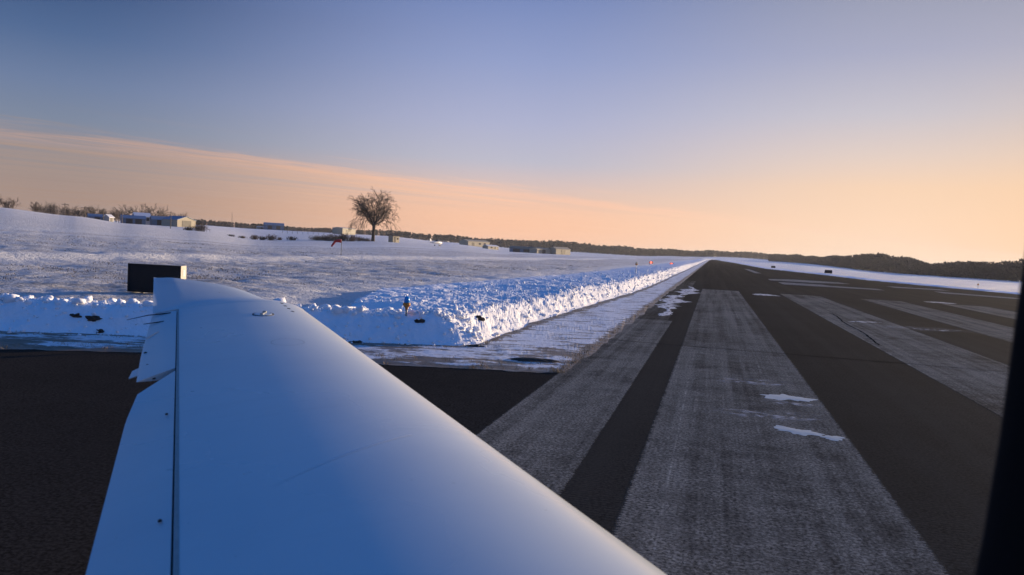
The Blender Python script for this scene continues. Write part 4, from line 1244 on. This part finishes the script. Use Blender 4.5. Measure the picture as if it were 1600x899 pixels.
building('tall_shed', 'taller cream shed standing apart, rightmost of the far buildings', 3.4, 430, 14, 5, 3.0, 1.0, 55, 'cream_wall', 'cream_wall', openings=[('door', 0, 1.3, 4, 2.5)])

# poles
def pole(az, D, h, label, name='utility_pole', cross=True, r=.13):
    x, y = pol(az, D)
    p_o = empty(name, (x, y, gz(x, y)), -R(az)); tag(p_o, label, 'pole')
    mb = MB(); mb.tube([(0, 0, -1), (0, 0, h)], [r, r * .7], 8); mb.build('shaft', 'pole_wood', p_o)
    if cross:
        mb = MB(); mb.box((0, -.12, h - .5), (1.9, .1, .12)); mb.build('crossarm', 'pole_wood', p_o)
pole(-30.34, 262, 3.9, 'utility pole on the snowy crest of the left hill')
pole(-29.2, 268, 3.6, 'utility pole second from the left on the hill crest')
pole(-28.15, 275, 4.0, 'utility pole beside the low blue-roofed shed')
pole(-27.05, 280, 3.8, 'utility pole just left of the farmhouse')
pole(-24.1, 250, 5.2, 'utility pole in front of the cream hangar')
pole(-20.2, 620, 11.5, 'slim mast rising above the far treeline', 'mast', False, .18)
# field fence
fx = empty('field_fence', (*pol(-15, 420), 0)); tag(fx, 'thin wire fence with posts across the far field', 'fence')
fp0 = np.array(pol(-16.8, 430)); fp1 = np.array(pol(-11.6, 400)); prev = None; wire = MB()
for i in range(15):
    p_ = fp0 + (fp1 - fp0) * i / 14; z = gz(*p_)
    mb = MB(); mb.tube([(p_[0] - fx.location[0], p_[1] - fx.location[1], z - .3), (p_[0] - fx.location[0], p_[1] - fx.location[1], z + 1.9)], .07, 6); mb.build('post', 'pole_wood', fx)
    if prev is not None:
        for hh in (.9, 1.7): wire.tube([(prev[0] - fx.location[0], prev[1] - fx.location[1], prev[2] + hh), (p_[0] - fx.location[0], p_[1] - fx.location[1], z + hh)], .02, 4)
    prev = (p_[0], p_[1], z)
wire.build('wire', 'galvanised', fx)

# ------------------------------------------------------------------ bare trees
def seg_mesh(name, segs, mat, parent, n=4):
    P0 = np.array([s[0] for s in segs]); P1 = np.array([s[2] for s in segs])
    R0 = np.array([s[1] for s in segs]); R1 = np.array([s[3] for s in segs])
    d = P1 - P0; d /= np.linalg.norm(d, axis=1, keepdims=True) + 1e-9
    ref = np.where(np.abs(d[:, 2:3]) < .9, np.array([[0, 0, 1.]]), np.array([[1., 0, 0]]))
    x = np.cross(d, ref); x /= np.linalg.norm(x, axis=1, keepdims=True) + 1e-9
    y = np.cross(d, x)
    V = []
    for k in range(n):
        t = 2 * math.pi * k / n; V.append(P0 + (x * math.cos(t) + y * math.sin(t)) * R0[:, None])
    for k in range(n):
        t = 2 * math.pi * k / n; V.append(P1 + (x * math.cos(t) + y * math.sin(t)) * R1[:, None])
    V = np.stack(V, 1).reshape(-1, 3); b_ = np.arange(len(segs)) * 2 * n
    Q = np.concatenate([np.stack([b_ + k, b_ + (k + 1) % n, b_ + n + (k + 1) % n, b_ + n + k], 1) for k in range(n)])
    return raw_np(name, V, Q, mat, parent)
def grow(segs, twigs, p, d, length, rad, depth, rn, droop, kids, spread, twig_r):
    """one limb as a few bent pieces, then its children"""
    n = 3 if depth > 1 else 2
    d = d / np.linalg.norm(d); r = rad
    for i in range(n):
        bend = rn.normal(0, .17, 3); bend[2] += (.10 if depth > 2 else 0) - droop * (1.25 - .22 * depth)
        d = d + bend; d /= np.linalg.norm(d)
        q_ = p + d * length / n; r2 = max(r * (.86 if depth else .6), twig_r * .6)
        (segs if depth > 1 else twigs).append((p.copy(), r, q_.copy(), r2))
        p, r = q_, r2
        if depth > 0 and i < n - 1 and rn.random() < .75:
            side = rn.normal(0, 1, 3); side -= d * (side @ d); side /= np.linalg.norm(side)
            grow(segs, twigs, p, d * .7 + side * spread * 1.25, length * rn.uniform(.45, .7), max(r * .5, twig_r), depth - 1, rn, droop, kids, spread, twig_r)
    if depth > 0:
        for k in range(kids if depth > 1 else kids + 1):
            side = rn.normal(0, 1, 3); side -= d * (side @ d); side /= np.linalg.norm(side) + 1e-9
            grow(segs, twigs, p, d + side * spread * rn.uniform(.6, 1.2), length * rn.uniform(.58, .86), max(r * .68, twig_r), depth - 1, rn, droop, kids, spread, twig_r)
# the lone elm
rn = np.random.default_rng(77)
x, y = pol(-10.42, 246)
elm = empty('elm_tree', (x, y, gz(x, y) - .1)); tag(elm, 'lone bare elm with drooping twigs on the snowy field', 'tree')
trunk = [(np.array([0, 0, -.4]), .75, np.array([.02, 0, .7]), .56), (np.array([.02, 0, .7]), .56, np.array([.10, 0, 2.6]), .47), (np.array([.10, 0, 2.6]), .47, np.array([.16, 0, 5.5]), .50)]
seg_mesh('trunk', trunk, 'bark', elm, 10)
segs, twigs = [], []
top = np.array([.16, 0, 5.3])
limbs = [(-.55, .1, 1.0, 4.6, .30), (-.18, -.3, 1.15, 5.2, .30), (.22, .25, 1.2, 5.2, .28), (.55, -.1, 1.0, 4.6, .27), (-.9, .3, .75, 4.4, .22), (.95, .1, .62, 4.3, .19), (-.1, .8, .8, 4.2, .2), (-1.1, -.2, .45, 3.6, .15), (.02, .1, 1.4, 5.4, .26), (-.35, .2, 1.2, 5.0, .2), (.38, -.25, 1.15, 4.9, .2), (.75, .35, .75, 4.2, .17)]
for lx, ly, lz, ln, r_ in limbs:
    grow(segs, twigs, top + np.array([lx * .3, ly * .3, rn.uniform(-.4, .1)]), np.array([lx, ly, lz]), ln * .77, r_, 5, rn, .060, 2, .72, .036)
# hanging lower twigs, heavier on the left side
for k in range(26):
    a_ = rn.uniform(2.2, 4.1) if k < 19 else rn.uniform(-.9, .9)
    rr_ = rn.uniform(3.2, 6.4); p_ = np.array([rr_ * math.cos(a_), rr_ * math.sin(a_) * .8, rn.uniform(5.6, 7.4)])
    grow(segs, twigs, p_, np.array([math.cos(a_) * .5, math.sin(a_) * .5, -.4]), rn.uniform(1.4, 2.3), .05, 2, rn, .26, 2, .40, .03)
seg_mesh('crown', segs, 'bark', elm, 5)
seg_mesh('twigs', twigs, 'twig', elm, 3)

# hedgerow trees on the hill
protos = []
for k in range(4):
    rn = np.random.default_rng(100 + k)
    t_o = empty('hedgerow_tree', (0, 0, 0))
    seg_mesh('trunk', [(np.array([0, 0, -1.5]), .2, np.array([0, 0, 1.6]), .15)], 'bark', t_o, 6)
    segs, twigs = [], []
    for j in range(6):
        a_ = j * 1.05 + rn.uniform(-.3, .3)
        grow(segs, twigs, np.array([0, 0, rn.uniform(.3, 1.6)]), np.array([math.cos(a_) * .5, math.sin(a_) * .5, 1.0]), rn.uniform(1.7, 2.4), .10, 3, rn, -.02, 2, .55, .045)
    seg_mesh('crown', segs + twigs, 'twig', t_o, 3)
    protos.append(t_o)
tag(protos[0], 'small bare tree in the hedgerow along the left hilltop', 'tree', 'hedgerow trees on the left hilltop')
random.seed(5)
first = [True] * 4
def put_tree(az, D, sc, label, group):
    k = random.randrange(4)
    x, y = pol(az, D); z = gz(x, y)
    s3 = (sc * random.uniform(.95, 1.35), sc * random.uniform(.95, 1.35), sc)
    if first[k]:
        o_ = protos[k]; first[k] = False; o_.location = (x, y, z); o_.scale = s3
    else: o_ = copy_tree(protos[k], (x, y, z), random.uniform(0, 6.28), s3)
    tag(o_, label, 'tree', group)
HL, HG = 'small bare tree in the hedgerow along the left hilltop', 'hedgerow trees on the left hilltop'
for az in np.arange(-35.2, -32.9, .26): put_tree(az + random.uniform(-.08, .08), random.uniform(320, 345), random.uniform(.55, .85), HL, HG)
for az in np.arange(-32.0, -23.2, .17): put_tree(az + random.uniform(-.08, .08), random.uniform(335, 385), random.uniform(.55, .9), HL, HG)
for az in (-26.9, -26.1, -25.4, -24.6): put_tree(az, 400, random.uniform(1.2, 1.45), HL, HG)

# bushes
def bush(az, D, w, h, seed, label, group, mat='shrub_brown'):
    rn = np.random.default_rng(seed)
    x, y = pol(az, D)
    b_o = empty('bush', (x, y, gz(x, y) - .05)); tag(b_o, label, 'bush', group)
    st, tw = [], []
    for _ in range(int(18 + 16 * w)):
        p_ = np.array([rn.normal(0, w * .27), rn.normal(0, w * .2), 0.0])
        dd = np.array([rn.normal(0, .45), rn.normal(0, .45), 1.0])
        grow(st, tw, p_, dd, h * rn.uniform(.35, .6), .035, 2, rn, .0, 2, .6, .022)
    seg_mesh('stems', st, mat, b_o, 3); seg_mesh('twigs', tw, mat, b_o, 3)
BG = 'scrub clumps in the field left of the lone tree'
for i, (az, D, w, h) in enumerate([(-18.7, 236, 2.0, 1.3), (-18.15, 232, 1.6, 1.1), (-17.55, 228, 2.1, 1.5), (-17.0, 240, 1.3, .9), (-16.1, 232, 2.0, 1.1), (-19.5, 240, 1.6, .7), (-20.2, 244, 1.7, .6)]):
    bush(az, D, w, h, 200 + i, 'low brown scrub clump on the snow, ' + ['third from left', 'fourth from left', 'fifth from left and tallest', 'sixth from left', 'rightmost before the thicket', 'second from left', 'leftmost of the scattered row'][i], BG)
for i, (az, D, w, h) in enumerate([(-14.4, 236, 3.2, 1.4), (-13.8, 238, 3.0, 1.6), (-13.2, 236, 3.2, 1.9), (-12.6, 238, 3.0, 2.2), (-12.0, 236, 2.8, 1.9), (-11.4, 240, 2.6, 1.3), (-10.9, 240, 2.6, 1.0)]):
    bush(az, D, w, h, 230 + i, 'brown bush in the thicket by the lone tree, ' + ['leftmost', 'second from left', 'third from left', 'tallest in the middle', 'third from right', 'second from right', 'rightmost and lowest'][i], 'thicket beside the lone tree')
bush(-22.3, 232, 3.4, 2.0, 260, 'round brown bush on the snow below the cream hangar', None)
bush(-23.0, 226, 2.4, .9, 261, 'flat brown bush left of the round one below the hangar', None)

# ------------------------------------------------------------------ far woods: one mass
def wood(name, label, path, rows, gap, seed, per=42, fat=1.0):
    """path: list of (az, D, height)"""
    rn = np.random.default_rng(seed)
    V = []; Fq = []; c = 0
    A_, D_, H_ = (np.array(k_) for k_ in zip(*path))
    pts = np.stack([D_ * np.sin(np.radians(A_)), D_ * np.cos(np.radians(A_))], 1)
    L = np.concatenate([[0], np.cumsum(np.linalg.norm(np.diff(pts, axis=0), axis=1))])
    for row in range(rows):
        for l in np.arange(0, L[-1], gap):
            l2 = l + rn.uniform(-gap, gap)
            x, y = np.interp(l2, L, pts[:, 0]), np.interp(l2, L, pts[:, 1])
            dist = math.hypot(x, y); k = 1 + (row * gap * 1.3 + rn.uniform(-2, 2)) / dist
            x, y = x * k, y * k
            h = np.interp(l2, L, H_) * rn.uniform(.72, 1.0) * (1 + .012 * row) * (1 + .10 * math.sin(l2 * .021 + seed) + .06 * math.sin(l2 * .07))
            z = gz(x, y) - .3
            w = h * rn.uniform(.22, .34)
            # trunk
            V.append(np.array([(x - .2, y, z), (x + .2, y, z), (x, y, z + h * .7)])); Fq.append([(c, c + 1, c + 2)]); c += 3
            n = per
            cz = rn.uniform(0, 1, n) ** .8
            rad = w * np.sqrt(np.clip(np.sin(np.pi * np.clip(cz * .86 + .12, 0, 1)), 0.02, 1)) * rn.uniform(.3, 1, n)
            th = rn.uniform(0, 6.28, n)
            px2 = x + rad * np.cos(th); py2 = y + rad * np.sin(th); pz2 = z + h * (.04 + .90 * cz)
            ln = h * rn.uniform(.07, .17, n); wd = h * rn.uniform(.018, .05, n) * fat
            dd = rn.normal(0, .5, (n, 3)); dd[:, 2] = np.abs(dd[:, 2]) + .55
            dd[:, 0] += .6 * np.cos(th); dd[:, 1] += .6 * np.sin(th)
            dd /= np.linalg.norm(dd, axis=1, keepdims=True)
            sd2 = rn.normal(0, 1, (n, 3)); sd2 = np.cross(dd, sd2); sd2 /= np.linalg.norm(sd2, axis=1, keepdims=True)
            P_ = np.stack([px2, py2, pz2], 1)
            tri = np.stack([P_ - sd2 * wd[:, None], P_ + sd2 * wd[:, None], P_ + dd * ln[:, None]], 1).reshape(-1, 3)
            V.append(tri); Fq.append(np.arange(c, c + 3 * n).reshape(-1, 3)); c += 3 * n
    o_ = raw_np(name, np.concatenate(V), np.concatenate([np.array(f_) for f_ in Fq]), 'wood_far')
    tag(o_, label, 'woods', kind='stuff')
wood('far_woods', 'bare distant woods along the left and middle horizon',
     [(-23.5, 720, 6.0), (-20.5, 760, 5.8), (-18.9, 780, 5.2), (-17.0, 900, 6.5), (-13, 980, 7.0), (-9.5, 1010, 8.0), (-6, 1040, 9.5), (-3, 1080, 12), (0, 1090, 13.5), (2.2, 1080, 15.5), (4.2, 1090, 13.5), (7, 1120, 12), (10, 1160, 13), (13, 1230, 11.5), (16, 1290, 9.5), (18.5, 1250, 9.5), (21, 1150, 10)], 6, 4.2, 301, 60, 2.2)
wood('side_woods', 'dark bare woods beyond the far side of the runway',
     [(18.4, 1000, 8.5), (20.2, 900, 9.0), (22.4, 720, 9.0), (24.0, 640, 10.0), (25.6, 600, 13.5), (26.6, 580, 13.0), (28.0, 520, 9.5), (29.5, 470, 8.5), (31.5, 420, 8.6), (33.6, 385, 9.0), (38, 350, 9), (44, 330, 9)], 6, 3.6, 302, 80, 1.2)

# ------------------------------------------------------------------ thin winter haze over the whole field
mh = bpy.data.materials.new('haze_air'); mh.use_nodes = True
mh.node_tree.nodes.clear()
gh = G(mh.node_tree)
pv = gh.new('ShaderNodeVolumePrincipled')
pv.inputs['Color'].default_value = (.80, .84, .92, 1)
pv.inputs['Density'].default_value = .00012
pv.inputs['Anisotropy'].default_value = .3
gh.l.new(pv.outputs[0], gh.new('ShaderNodeOutputMaterial').inputs['Volume'])
MATS['haze_air'] = mh
mb = MB(); mb.box((0, 0, 9.5), (19000, 19000, 29)); hz_o = mb.build('haze', 'haze_air'); tag(hz_o, 'thin winter haze over the airfield', 'haze', kind='stuff')
